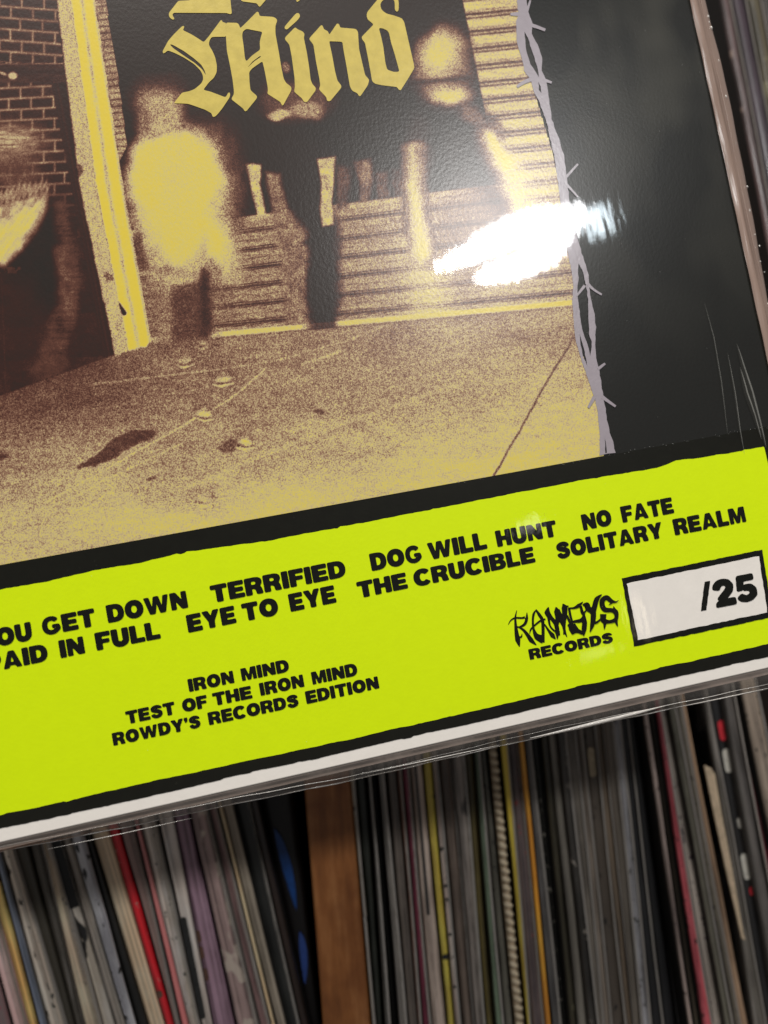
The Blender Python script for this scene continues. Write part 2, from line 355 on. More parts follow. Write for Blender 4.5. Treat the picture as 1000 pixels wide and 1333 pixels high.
a5 = [[(220, 366, 5), (196, 480, 26), (202, 620, 40), (216, 740, 58), (236, 850, 74), (264, 958, 8)],
      [(80, 602, 6), (118, 535, 18), (190, 492, 26), (300, 492, 26), (352, 480, 36)], [(384, 402, 5), (380, 500, 42), (348, 590, 40), (262, 640, 26), (212, 625, 14)],
      [(256, 640, 22), (330, 690, 36), (400, 775, 52), (455, 855, 66), (538, 932, 6)], [(305, 748, 4), (290, 800, 28), (238, 800, 20)],
      [(540, 352, 10), (492, 430, 34), (480, 560, 30), (494, 680, 34), (545, 800, 74), (640, 892, 30)], [(530, 358, 20), (585, 440, 44), (636, 530, 46), (646, 700, 44), (645, 890, 46)],
      [(428, 745, 8), (446, 680, 24), (500, 620, 26), (600, 540, 30), (684, 510, 24)], [(510, 740, 30), (570, 800, 80), (630, 820, 90)],
      [(668, 590, 16), (740, 700, 34), (800, 775, 66), (850, 835, 6)], [(735, 312, 4), (716, 400, 84), (735, 480, 40), (760, 620, 24), (840, 712, 24)],
      [(722, 400, 60), (780, 490, 50), (850, 580, 60), (876, 690, 62), (880, 838, 6)], [(855, 312, 4), (872, 385, 84), (884, 500, 66), (870, 600, 48)],
      [(890, 470, 60), (950, 560, 50), (986, 660, 34), (985, 760, 20)], [(850, 712, 40), (900, 760, 30), (920, 768, 6)], [(980, 260, 5), (975, 330, 44), (985, 420, 56), (965, 520, 46)]]
a6 = [[(80, 232, 4), (105, 285, 76), (112, 380, 56), (100, 490, 46), (102, 600, 36), (142, 712, 6)], [(0, 320, 60), (35, 400, 66), (78, 490, 46), (102, 600, 30)], [(-6, 560, 30), (14, 640, 44), (30, 690, 20)], [(-8, 640, 40), (2, 742, 6)],
      [(110, 262, 20), (165, 268, 14)], [(155, 292, 12), (240, 292, 26), (310, 258, 50), (372, 203, 4)], [(172, 300, 30), (190, 400, 30), (215, 485, 26)], [(140, 400, 30), (175, 480, 30), (195, 520, 30)],
      [(340, 262, 30), (360, 350, 40), (386, 400, 34), (345, 470, 50), (240, 490, 30), (170, 540, 34), (150, 552, 6)], [(190, 520, 60), (215, 590, 84), (232, 672, 30)], [(386, 400, 30), (395, 500, 62), (388, 600, 62), (382, 697, 8)], [(230, 640, 40), (300, 625, 50), (372, 660, 40)], [(240, 520, 30), (280, 590, 40), (335, 645, 20)],
      [(368, 245, 12), (425, 250, 74), (450, 300, 70), (515, 350, 70), (520, 440, 66), (505, 540, 54), (474, 642, 6)], [(644, 96, 6), (575, 160, 60), (545, 250, 64), (520, 350, 66)], [(515, 500, 40), (570, 500, 30), (630, 450, 20)], [(372, 380, 24), (420, 325, 20)],
      [(886, 182, 5), (845, 205, 18), (780, 190, 50), (715, 142, 60), (655, 180, 64), (650, 250, 66), (690, 315, 60), (790, 325, 50), (842, 350, 64), (856, 410, 50), (835, 465, 50), (750, 490, 40), (670, 470, 70), (665, 380, 80)], [(690, 490, 56), (680, 600, 6)], [(845, 470, 50), (872, 556, 8)], [(790, 215, 26), (744, 252, 5)], [(812, 268, 5), (832, 330, 50)]]
pcs = []
for i, s in enumerate([Z((655, 765), 12.5, q) for q in a5]+[Z((725, 765), 11.11, q) for q in a6]):
    s = [(x, y, max(w_*1.16, .5)) for x, y, w_ in s]
    pcs.append(vstroke(s, YT-.000003*i))
v, f = join(pcs); mesh_obj('shop_logo', v, f, M_INK, REC, 'jagged black metal-style logo of the record shop')

# ---- blackletter title
z1 = lambda p: Z((200, 0), 8.33, p); z2 = lambda p: Z((280, 0), 8.33, p); z3 = lambda p: Z((360, 0), 8.33, p); z4 = lambda p: Z((460, 0), 10, p)
title = [
 [z1([(330, 280), (340, 300), (315, 332), (400, 372), (480, 420), (545, 465), (600, 400), (735, 218), (748, 232), (745, 250), (787, 251), (787, 405), (700, 405), (630, 408), (605, 450), (600, 495), (640, 560), (670, 630), (688, 720), (685, 790), (655, 850), (600, 900), (540, 980), (620, 1000), (782, 1062), (817, 1000), (835, 1015), (827, 1060), (747, 1180), (690, 1250), (655, 1280), (630, 1270), (640, 1240), (560, 1195), (420, 1145), (370, 1130), (220, 1125), (310, 1010), (390, 995), (450, 970), (520, 910), (540, 870), (535, 820), (510, 770), (440, 700), (330, 630), (230, 580), (150, 550), (130, 575), (110, 598), (95, 570), (160, 450), (215, 385), (300, 300)]),
  z1([(175, 485), (210, 492), (330, 560), (440, 640), (520, 710), (555, 770), (570, 825), (530, 760), (450, 690), (330, 610), (210, 525)])],
 [z2([(120, 251), (250, 255), (265, 280), (272, 315), (350, 240), (460, 128), (478, 140), (478, 180), (560, 185), (640, 190), (678, 220), (655, 290), (655, 370), (690, 560), (720, 740), (745, 860), (770, 905), (830, 950), (828, 985), (735, 1155), (720, 1145), (715, 1115), (565, 1020), (575, 990), (570, 940), (540, 780), (515, 670), (400, 750), (370, 790), (375, 900), (385, 985), (460, 1050), (455, 1070), (335, 1218), (315, 1210), (315, 1190), (175, 1080), (205, 1030), (205, 980), (190, 860), (160, 700), (130, 560), (120, 410)]),
  z2([(300, 350), (340, 318), (420, 335), (515, 352), (500, 400), (485, 460), (490, 545), (400, 610), (340, 672), (325, 640), (310, 500), (295, 400)]), z2([(350, 740), (410, 670), (500, 605), (500, 622), (430, 668)])],
 [z2([(900, 140), (925, 160), (922, 190), (890, 230), (775, 332), (755, 320), (750, 300), (870, 160)])],
 [z3([(205, 298), (220, 320), (290, 350), (308, 375), (295, 410), (330, 580), (355, 740), (370, 870), (390, 920), (430, 960), (425, 985), (330, 1115), (290, 1110), (285, 1080), (190, 1000), (200, 950), (195, 840), (165, 620), (140, 490), (88, 430), (95, 410)])],
 [z3([(490, 272), (508, 290), (505, 320), (560, 345), (572, 385), (660, 255), (685, 270), (685, 305), (860, 320), (882, 345), (895, 540), (960, 820), (1005, 870), (990, 930), (905, 1055), (885, 1045), (885, 1020), (820, 990), (795, 940), (760, 730), (725, 540), (715, 460), (570, 452), (600, 590), (635, 780), (660, 880), (708, 940), (700, 960), (580, 1105), (545, 1100), (545, 1065), (460, 975), (475, 930), (465, 860), (430, 680), (400, 490), (352, 430), (370, 405)])],
 [z4([(395, -60), (320, -5), (180, 165), (170, 200), (185, 260), (265, 325), (105, 490), (110, 520), (150, 560), (190, 760), (230, 980), (245, 1070), (290, 1100), (400, 1120), (575, 1140), (585, 1175), (610, 1190), (700, 1050), (795, 890), (790, 860), (740, 640), (660, 290), (630, 245), (530, 210), (430, 185), (370, 140), (350, 90), (355, 40), (390, 5), (460, -20), (525, 0), (538, 40), (540, 140), (560, 165), (580, 160), (590, 120), (590, 40), (580, -20), (500, -80)]),
  z4([(330, 370), (380, 375), (445, 405), (465, 440), (490, 560), (540, 720), (600, 940), (530, 945), (440, 915), (415, 820), (390, 620), (360, 480)])],
 [z1([(270, 15), (165, 150), (170, 190), (210, 225), (235, 215), (200, 165), (215, 145), (800, 148), (835, 165), (850, 155), (833, -5), (825, -160), (700, -220), (420, -10), (400, 10)])],
 [z2([(275, -5), (285, 20), (465, 45), (465, 75), (485, 85), (560, -5), (560, -120), (420, -150), (300, -90)])],
 [z2([(880, -5), (885, 35), (935, -5), (980, -80), (860, -110)])]]
for k, loops in enumerate(title):
    LL = [soften(dense([at(*p) for p in l], .00045), 1) for l in loops]
    v, f = sheet('t', LL, -.0003, None, None)
    mesh_obj('title_letter', v, f, M_TITLE, REC, 'yellow blackletter letter of the title' if k < 6 else 'foot of a yellow blackletter letter in the line above')

# ---- barbed wire print
wz7 = lambda p: Z((660, 0), 4.76, p); wz8 = lambda p: Z((730, 380), 6.06, p)
outer = wz7([(62, -60), (62, 60), (75, 85), (58, 130), (55, 200), (65, 290), (90, 360), (105, 440), (150, 500), (160, 560), (200, 640), (240, 740), (265, 860), (290, 960), (305, 1060), (320, 1180), (338, 1300)])+[(733, 300), (738, 325), (743, 350), (746, 370)]+wz8([(92, 40), (90, 80), (98, 200), (105, 330), (130, 440), (165, 560), (205, 660), (240, 770), (270, 850), (290, 950), (305, 1100), (303, 1290)])
outer += wz8([(428, 1268), (410, 1180), (385, 1110), (360, 1010), (350, 920), (335, 830), (315, 700), (300, 620), (275, 520), (270, 400), (275, 280), (265, 180), (240, 80), (232, 20)])+[(766, 372), (766, 358), (762, 345), (757, 330), (751, 310), (745, 290)]+wz7([(385, 1260), (375, 1150), (365, 1060), (350, 960), (320, 860), (275, 740), (260, 620), (240, 500), (215, 440), (215, 360), (190, 280), (150, 210), (160, 150), (125, 60), (118, -60)])
holes = [wz7([(108, 200), (130, 240), (150, 310), (185, 410), (198, 480), (175, 450), (145, 400), (120, 320)]), wz7([(195, 510), (205, 540), (210, 580), (198, 560)]),
 [(753, 343), (752, 352), (753, 366), (751, 378)]+wz8([(135, 60), (150, 180), (165, 300), (220, 450), (232, 510), (242, 440), (240, 390), (222, 330), (215, 180), (212, 60), (205, 0)])+[(761, 366), (758, 352)],
 wz8([(148, 335), (165, 390), (185, 470), (205, 585), (180, 520), (152, 420)]), wz8([(345, 1150), (358, 1210), (362, 1270), (350, 1275)])]
rw = random.Random(5)
pcs = [sheet('w', [[(x+rw.uniform(-1, 1)*.00013, z+rw.uniform(-1, 1)*.0001) for x, z in dense([at(*p) for p in l], .0011)] for l in [outer]+holes], -.0003, None, None)]
barbs = [wz7(q) for q in ([(145, 158, 24), (190, 172, 20), (236, 190, 18)], [(120, 80, 20), (144, 5, 10)], [(80, 90, 30), (20, 92, 14)], [(160, 490, 26), (100, 515, 22), (60, 542, 16)], [(225, 498, 22), (276, 515, 14)])]
barbs += [[(734, 234, 3.5), (752, 214, 2.6)], [(735, 238, 3.5), (752, 257, 2.2)], [(761, 372, 4), (750, 386, 2.4)], [(763, 368, 4.5), (772, 377, 3), (783, 384, 2.4)]]
barbs += [wz8(q) for q in ([(290, 610, 26), (348, 566, 16)], [(325, 830, 30), (380, 870, 22), (430, 905, 18)], [(262, 830, 30), (215, 916, 18)])]
for i, b_ in enumerate(barbs): pcs.append(vstroke(b_, -.000305-.000003*i))
v, f = join(pcs); mesh_obj('barbed_wire_print', v, f, M_LILAC, REC, 'lilac grey barbed wire printed along the edge of the photo')

# ------------------------------------------------------------------ the blurred photo printed on the cover
def sm(a, b_, x):
    t_ = np.clip((x-a)/(b_-a), 0, 1); return t_*t_*(3-2*t_)
def h2(i, j, s):
    n = np.sin(i*127.1+j*311.7+s*74.7)*43758.5453; return n-np.floor(n)
def vn(x, y, sx, sy, s):
    u, v_ = x/sx, y/sy; i, j = np.floor(u), np.floor(v_); fu, fv = u-i, v_-j; fu = fu*fu*(3-2*fu); fv = fv*fv*(3-2*fv)
    return (h2(i, j, s)*(1-fu)+h2(i+1, j, s)*fu)*(1-fv)+(h2(i, j+1, s)*(1-fu)+h2(i+1, j+1, s)*fu)*fv
def fbm(x, y, sx, sy, s): return .55*vn(x, y, sx, sy, s)+.3*vn(x, y, sx/2.1, sy/2.1, s+1)+.15*vn(x, y, sx/4.3, sy/4.3, s+2)
def blob(x, y, cx, cy, rx, ry, rot=0, soft=.45):
    c, s = math.cos(math.radians(rot)), math.sin(math.radians(rot)); u = ((x-cx)*c+(y-cy)*s)/rx; v_ = (-(x-cx)*s+(y-cy)*c)/ry
    return 1-sm(1-soft, 1+soft, np.sqrt(u*u+v_*v_))
def seg(x, y, pts, w0, soft):
    d = np.full_like(x, 1e9)
    for (ax, ay, *ra), (bx, by, *rb) in zip(pts, pts[1:]):
        ra = ra[0] if ra else w0; rb = rb[0] if rb else w0
        t_ = np.clip(((x-ax)*(bx-ax)+(y-ay)*(by-ay))/((bx-ax)**2+(by-ay)**2), 0, 1)
        d = np.minimum(d, np.hypot(x-ax-t_*(bx-ax), y-ay-t_*(by-ay))-(ra+(rb-ra)*t_))
    return 1-sm(-soft, soft, d)
def mix(a, b_, k): return a*(1-k)+b_*k
def poly(x, y, pts, soft):
    ins = np.zeros(x.shape, bool); d = np.full_like(x, 1e9)
    for (ax, ay), (bx, by) in zip(pts, pts[1:]+pts[:1]):
        c = ((ay > y) != (by > y)); ins ^= c & (x < (bx-ax)*(y-ay)/((by-ay) or 1e-9)+ax)
        t_ = np.clip(((x-ax)*(bx-ax)+(y-ay)*(by-ay))/((bx-ax)**2+(by-ay)**2+1e-9), 0, 1); d = np.minimum(d, np.hypot(x-ax-t_*(bx-ax), y-ay-t_*(by-ay)))
    return sm(-soft, soft, np.where(ins, d, -d))
def photo(x, y):
    T = np.full_like(x, .03)
    wob = (fbm(x, y, 30, 30, 3)-.5)*14; wx = x+wob; wy = y+(fbm(x, y, 30, 30, 9)-.5)*14
    streak = fbm(x+.2*y, y, 26, 2.2, 20)-.5
    yb = 284-.127*(x-300); yl = 443-.0895*(x-200); s = (y-yb)/(yl-yb)
    # roller shutter, lower part
    k = s*6.35; fr = k-np.floor(k)
    ln = 1.1*np.exp(-((fr-.86)/.05)**2)+.9*np.exp(-((fr-.72)/.03)**2)+.75*np.exp(-((fr-.97)/.028)**2)+.35*np.exp(-((fr-.35)/.02)**2)
    ln = ln*(.55+.7*fbm(x, y*0+np.floor(k)*37, 60, 9, 31))
    sl = .58+.10*sm(400, 620, x)+streak*.20-ln*.42*sm(-.1, .2, s)
    inlow = sm(-.004, .004, s)*(x > 150)
    T = mix(T, sl, inlow)
    T = mix(T, .80, np.exp(-((y-yb-4)/3.5)**2)*(x > 290)*.6)
    # roller shutter, right side
    rx = np.interp(y, [-60, 0, 150, 200, 300], [588, 602, 632, 650, 676])
    k2 = (y+.10*(x-600)-9)/22.6; f2 = k2-np.floor(k2)
    l2 = np.exp(-((f2-.5)/.09)**2)+.9*np.exp(-((f2-.72)/.06)**2)+.35*np.exp(-((f2-.3)/.05)**2)
    sr = .80+streak*.22-l2*.52*(1-.65*sm(150, 330, y))
    kk = sm(-1.5, 1.5, x-rx)*(1-sm(258, 300, y))
    T = mix(T, sr, kk)
    # dark doorway shape, people in dark clothes merging with it
    T = mix(T, .01, blob(wx, wy, 520, 165, 125, 60, 6, .18)); T = mix(T, .02, blob(wx, wy, 590, 180, 62, 48, 20, .3))
    T = mix(T, .03, seg(wx, wy, [(330, 215, 42), (395, 250, 28), (418, 300, 22), (420, 425, 19)], 20, 9))
    T = mix(T, .05, seg(wx, wy, [(600, 200, 30), (640, 240, 20), (670, 290, 12)], 20, 16)*.6)
    # right of the shutter: grey blurred shape beside the lamp's glare
    T = mix(T, .30, blob(wx, wy, 612, 300, 48, 60, 0, .5)*.45)
    # pale arms and legs
    mx_, my_ = .65*x+.35*wx, .65*y+.35*wy; gr = (fbm(x, y, 7, 7, 40)-.5)
    for p, v_, so in (([(346, 224), (364, 226), (372, 262), (388, 300), (398, 345), (400, 430), (372, 432), (366, 340), (356, 290)], .50, 5), ([(321, 214), (341, 214), (340, 240), (344, 270), (346, 280), (335, 280), (330, 255)], .76, 2.5),
                      ([(438, 216), (456, 220), (452, 268), (438, 272)], .30, 5), ([(413, 208), (436, 204), (434, 235), (431, 262), (435, 292), (420, 296), (416, 270), (417, 240)], .76, 2.5),
                      ([(460, 212), (482, 208), (486, 235), (480, 262), (468, 264), (468, 240)], .46, 4), ([(489, 226), (504, 224), (508, 256), (492, 260)], .34, 4), ([(510, 222), (520, 222), (522, 254), (512, 256)], .22, 4)):
        T = mix(T, v_+gr*.35, poly(mx_, my_, p, so))
    hem = sm(180, 190, y+.1*(x-540)); T = mix(T, .36, seg(wx, wy, [(541, 195, 19), (540, 240, 19), (548, 330, 20)], 12, 5)*hem*.9); T = mix(T, .90-.12*fbm(x, y, 8, 30, 78), seg(wx, wy, [(541, 190, 8), (540, 240, 10), (548, 330, 12)], 12, 10)*hem)
    T = mix(T, .93, seg(wx, wy, [(540, 330, 16), (560, 400, 26)], 12, 22)*.5)
    T = mix(T, .86, seg(wx, wy, [(636, 180, 14), (668, 240, 17), (690, 310, 18)], 12, 14)*.85)
    T = mix(T, .97, seg(wx, wy, [(640, 180, 6), (655, 210, 8)], 12, 8)*.8)
    fuzz0 = (fbm(x, y, 11, 11, 70)-.5)*.22
    # heads
    T = mix(T, .36, blob(wx, wy, 576, 86, 40, 52, 8, .3)); T = mix(T, .60+fuzz0, blob(wx, wy, 576, 78, 31, 38, 8, .4)*.9); T = mix(T, .93-.1*fbm(x, y, 12, 12, 77), blob(wx, wy, 574, 72, 20, 27, 10, .8)); T = mix(T, .90, blob(wx, wy, 584, 124, 25, 11, 0, .7)*.95)
    T = mix(T, .4, blob(wx, wy, 615, 150, 24, 12, 30, .5)); T = mix(T, .05, seg(x, y, [(540, 108), (610, 102)], 3, 4)*.7)
    T = mix(T, .36, blob(wx, wy, 385, 132, 44, 26, 0, .35)*.9); T = mix(T, .74, blob(wx, wy, 366, 148, 16, 6, 0, .4)); T = mix(T, .60, blob(wx, wy, 400, 143, 20, 11, 0, .4)); T = mix(T, .45, blob(wx, wy, 375, 88, 6, 7, 0, .4))
    T = mix(T, .45, blob(wx, wy, 545, 205, 14, 40, 0, .8)*.3)
    # bar along the foot of the shutter
    bar = (1-sm(2.5, 4.2, np.abs(y-yl)))*(x > 195); T = mix(T, .88+.08*sm(500, 700, x), bar*(1-.75*seg(x, y, [(415, 380), (418, 440)], 22, 6)))
    T = mix(T, .22, np.exp(-((y-yl-6.5)/2.)**2)*(x > 195)*.8)
    # floor
    fl = .53+.26*sm(480, 700, y+.12*(x-300))+.09*sm(150, 700, x)+(fbm(x, y, 120, 40, 50)-.5)*.20+(fbm(x+y, y, 34, 8, 52)-.5)*.10+(fbm(x, y, 7, 4, 55)-.5)*.12-.20*(1-sm(0, 260, x))*(1-sm(500, 620, y))
    edge = np.where(x < 200, 515-.36*x, yl+5)
    fk = sm(-2.5, 2.5, y-edge)
    T = mix(T, fl, fk)
    for p, wd, v_, a in (([(745, 440), (640, 625)], 1.3, .32, .8), ([(60, 655), (300, 520), (345, 480)], .9, .88, .75), ([(70, 660), (240, 575)], 1., .85, .6), ([(200, 648), (260, 628), (420, 560), (600, 500)], 3, .86, .30),
                         ([(120, 500), (230, 488), (360, 470), (460, 440), (500, 425)], 1.2, .74, .6), ([(0, 690), (70, 655)], 2, .8, .3), ([(395, 475), (440, 458)], 2, .82, .6)):
        T = mix(T, v_, seg(wx*.3+x*.7, wy*.3+y*.7, p, wd, 1.2)*a)
    pud = seg(wx, wy, [(106, 606, 2), (140, 590, 9), (175, 572, 11), (200, 565, 5)], 6, 2)*fk; T = mix(T, .30+(fbm(x, y, 10, 5, 60)-.5)*.2, pud*.9)
    T = mix(T, .36, blob(wx, wy, 303, 582, 18, 6, -12, .3)*.8); T = mix(T, .32, blob(wx, wy, 5, 597, 9, 4, -20, .3)); T = mix(T, .4, blob(wx, wy, 415, 533, 7, 4, 0, .4)); T = mix(T, .42, blob(wx, wy, 197, 626, 8, 2.5, 0, .4))
    for n_, (cx, cy, q, w_) in enumerate(((241, 470, 1, 1), (291, 495, 1, 1.1), (267, 540, .95, 1.05), (320, 578, 1, 1.15), (267, 650, .7, 1.2), (264, 446, .7, .8))):
        T = mix(T, .34, blob(wx, wy, cx, cy-8, 13*w_, 16, 0, .6)*.35*q)
        T = mix(T, .90, np.maximum(blob(mx_, my_, cx-1+n_ % 2, cy-1, 9*w_, 4, -10+7*n_, .5), blob(mx_, my_, cx+2-2*(n_ % 3), cy-6, 4.5, 4.5, 30*n_, .9)*.45)*(.7+.5*fbm(x, y, 4, 3, 125))*.95*q)
        T = mix(T, .30, seg(mx_, my_, [(cx-10*w_, cy+3), (cx, cy+5), (cx+9*w_, cy+3)], .6, 1.2)*.55*q)
        T = mix(T, .9, seg(mx_, my_, [(cx-12*w_, cy+5, .4), (cx-2, cy+8.5, 1.5), (cx+11*w_, cy+5, .5)], 1.2, 1.1)*q)
    # the bright blurred figure
    fuzz = (fbm(x, y, 11, 11, 70)-.5)*.22
    T = mix(T, .30+fuzz, np.maximum(blob(wx, wy, 272, 240, 50, 88, 0, .25), blob(wx, wy, 208, 130, 40, 28, 0, .35))*.9*(x > 158))
    T = mix(T, .70+fuzz, blob(wx, wy, 208, 150, 30, 34, 0, .4)*.85)
    T = mix(T, .48+fuzz+streak*.2, blob(wx, wy, 232, 385, 50, 80, 0, .35)*.85)
    T = mix(T, .74+fuzz, blob(wx, wy, 232, 262, 66, 92, 4, .3)); T = mix(T, .76+fuzz, blob(wx, wy, 286, 325, 26, 46, -18, .5)); T = mix(T, .7+fuzz, blob(wx, wy, 228, 350, 34, 34, 0, .4))
    bd = [(188, 176), (215, 166), (258, 173), (282, 194), (290, 236), (282, 262), (270, 284), (292, 298), (302, 328), (294, 344), (280, 336), (269, 306), (260, 330), (240, 350), (220, 344), (205, 318), (190, 292), (174, 262), (167, 226), (172, 192)]
    T = mix(T, .80+fuzz, poly(wx, wy, bd, 14)); T = mix(T, .99-.13*fbm(wx, wy, 24, 60, 74), poly(wx*.7+x*.3, wy*.7+y*.3, [(231+(a-231)*.9, 250+(b_-250)*.92) for a, b_ in bd], 11)*.97)
    T = mix(T, .16, blob(wx, wy, 216, 108, 26, 10, 0, .5)*.6); T = mix(T, .34, seg(wx, wy, [(186, 140, 2), (194, 168, 2)], 2, 5)*.6); T = mix(T, .60+fuzz, seg(wx, wy, [(205, 352, 5), (258, 362, 5)], 5, 6)*.8)
    T = mix(T, .50+fuzz, seg(wx, wy, [(216, 430, 8), (238, 468, 4)], 6, 6)*.45); T = mix(T, .46+fuzz, seg(wx, wy, [(266, 400, 9), (280, 450, 8), (290, 488, 4)], 6, 8)*.4); T = mix(T, .22, seg(wx, wy, [(196, 176, 3), (232, 168, 3), (258, 176, 2)], 2, 5)*.25)
    T = mix(T, .40+fuzz, seg(wx, wy, [(276, 345, 8), (292, 385, 9), (300, 410, 5)], 8, 10)*.5)
    T = mix(T, .20+fuzz, seg(wx, wy, [(262, 355, 3), (266, 395, 12), (266, 430, 10)], 8, 6)); T = mix(T, .30+fuzz*.8, poly(mx_, my_, [(222, 374), (262, 366), (264, 440), (226, 446)], 6)*.85); T = mix(T, .55+fuzz, seg(wx, wy, [(207, 372, 8), (214, 435, 6)], 8, 6)*.8); T = mix(T, .3, seg(wx, wy, [(178, 305, 5), (184, 345, 8)], 6, 5)*.8)
    # bright painted column and the brick edge beside it
    Lc = np.interp(y, [-60, 0, 80, 250, 460], [66, 73, 82, 104, 148])+(fbm(x*0, y, 9, 9, 80)-.5)*2.4; Rc = np.interp(y, [-60, 0, 80, 250, 450], [115, 124, 136, 162, 198])
    u = (x-Lc)/(Rc-Lc); e2 = Rc+np.interp(y, [-50, 100, 190, 210], [13, 15, 13, 0])
    q = (y+.1*x)/8.8; bl = .52+.14*h2(np.floor(q), np.floor(q)*0, 90)-.26*np.exp(-(((q-np.floor(q))-.5)/.13)**2)
    T = mix(T, bl, ((x > Rc) & (x < e2))*1.)
    cc = np.where(u < .40, .74, 1.0); cc = cc-.26*np.exp(-((u-.66)/.05)**2)*(.5+fbm(x, y, 5, 16, 85))-.25*np.exp(-((u-.965)/.03)**2)+(fbm(x, y, 6, 22, 84)-.5)*.10-.12*np.exp(-((u-.40)/.02)**2)
    cc = cc-.6*np.exp(-((u-.0)/.03)**2)
    ck = sm(-.015, .015, u)*(1-sm(.98, 1.01, u))*(1-sm(-2, 2, y-(466-.36*(x-145)+(fbm(x, y*0, 7, 7, 86)-.5)*8)))
    T = mix(T, cc, ck); T = mix(T, .05, seg(x, y, [(156, 396, 1), (162, 408, 3)], 2, 1)); T = mix(T, .4, blob(x, y, 141, 361, 8, 6, 0, .5)*(fbm(x, y, 5, 5, 88) > .5)*.9); T = mix(T, .35, blob(x, y, 103, 222, 5, 8, 0, .2))
    # left: brick wall, ledge, dark post, smeared people
    W = np.full_like(x, .07)
    row = np.where(y < 82, (y-.07*x+6)/14.6, (y+.05*x-2)/14.2); ri = np.floor(row); bx = x/29+.5*(ri % 2)+h2(ri, ri*0, 95)*.1
    rf = np.minimum(row-ri, 1-row+ri); bf = np.minimum(bx-np.floor(bx), 1-bx+np.floor(bx)); mort = np.maximum(np.exp(-(rf/.12)**2), np.exp(-(bf/.055)**2))
    W = W+.02+.11*h2(ri, np.floor(bx), 96)+(fbm(x, y, 5, 4, 93)-.5)*.10+mort*.42*(.75+.6*fbm(x, y, 14, 14, 97))*(1-sm(225, 300, y))
    led = sm(82, 84, y)*(1-sm(107, 109, y)); W = mix(W, .19+(fbm(x, y, 60, 5, 98)-.5)*.22+.35*np.exp(-((y-83)/1.2)**2), led); W = mix(W, .9, blob(x, y, 17, 99, 6, 5, 0, .3)*.8+blob(x, y, 4, 96, 6, 2, 20, .4)*.7)
    post = np.interp(y, [100, 470], [66, 137]); pk = sm(-2, 1, x-post)*(y > 108); W = mix(W, .10+.10*np.exp(-((x-post-7)/1.6)**2)+.08*np.exp(-((x-post-2)/1.)**2), pk)
    W = mix(W, .02, blob(wx, wy, 52, 330, 40, 80, -8, .35)); W = mix(W, .12, blob(wx, wy, 30, 420, 24, 60, 0, .5)*.6)
    W = mix(W, .58+fuzz+streak*.5, blob(wx, wy, 14, 190, 44, 28, -12, .5)*.95); W = mix(W, .40+fuzz, blob(wx, wy, 20, 225, 34, 22, 0, .5)*.8)
    z_ = np.sin(x*.9+y*.2)*3; W = mix(W, .58+fuzz, seg(x, y+z_, [(-10, 262, 8), (30, 250, 8), (60, 243, 5)], 8, 4))
    fea = (fbm(.8*x+.6*y, .8*y-.6*x, 5, 30, 121)-.5)*.35; W = mix(W, .66+fuzz*2+fea, poly(mx_, my_, [(-20, 272), (10, 262), (34, 256), (62, 247), (62, 272), (50, 300), (30, 325), (8, 345), (-20, 352)], 6)); W = mix(W, .98, poly(mx_, my_, [(-20, 300), (16, 290), (36, 270), (50, 262), (44, 290), (26, 318), (6, 336), (-20, 345)], 8)*(.62+fea*2-fuzz*2.5)); W = mix(W, .30+fuzz, (np.abs(y-352) < 4)*(x < 27)*.7*(fbm(x, y, 3, 6, 122) > .45))
    W = mix(W, .30+fuzz+streak*.3, seg(wx, wy, [(82, 268, 8), (90, 330, 14), (88, 400, 13), (72, 460, 18)], 12, 8)*.9); W = mix(W, .42+fuzz, seg(wx, wy, [(78, 325, 6), (92, 400, 8)], 8, 8)*.8); W = mix(W, .34+fuzz, blob(wx, wy, 66, 480, 24, 40, 0, .5)*.7)
    W = mix(W, .22, seg(x, y, [(2, 360, .5), (8, 505, 1.4)], 1, .8)*.8)
    T = np.where((x < Lc) & (y < edge), W+(fbm(x, y, 8, 8, 99)-.5)*.05, T)
    T = np.clip(T, 0, 1)
    G = np.clip(.42*np.minimum(T*2.2, 1)*np.minimum((1.02-T)*3.2, 1), .02, 1)
    G = np.where((x < Lc) & (y < edge), G*.55, G)
    return T, G
X0 = -.262; X1 = at(800, 590)[0]+.004; Z0 = ZA+.00005; Z1 = .262; ST = .0003
nx, nz = int((X1-X0)/ST), int((Z1-Z0)/ST)
gx, gz = np.meshgrid(np.linspace(X0, X1, nx+1), np.linspace(Z0, Z1, nz+1))
PX, PY = proj(gx, gz); Tn, Gn = photo(PX, PY)
wirex = np.interp(PY, [-80, 0, 60, 120, 200, 280, 330, 380, 434, 452, 490, 520, 560, 600], [682, 680, 681, 696, 720, 735, 745, 750, 751, 756, 767, 778, 784, 787])
keep = (PX < wirex)
idx = np.arange((nx+1)*(nz+1)).reshape(nz+1, nx+1)
fk = keep[:-1, :-1] & keep[:-1, 1:]
quads = np.stack([idx[:-1, :-1], idx[:-1, 1:], idx[1:, 1:], idx[1:, :-1]], -1)[fk]
used = np.unique(quads); remap = np.full(idx.size, -1); remap[used] = np.arange(len(used)); quads = remap[quads]
co = np.stack([gx.ravel()[used], np.full(len(used), -.0002), gz.ravel()[used]], -1)
me = bpy.data.meshes.new('photo_print'); me.vertices.add(len(used)); me.vertices.foreach_set('co', co.ravel())
me.loops.add(quads.size); me.loops.foreach_set('vertex_index', quads.ravel().astype(np.int32))
me.polygons.add(len(quads)); me.polygons.foreach_set('loop_start', np.arange(0, quads.size, 4, dtype=np.int32)); me.polygons.foreach_set('loop_total', np.full(len(quads), 4, dtype=np.int32))
me.update(); at_ = me.color_attributes.new('tone', 'FLOAT_COLOR', 'POINT')
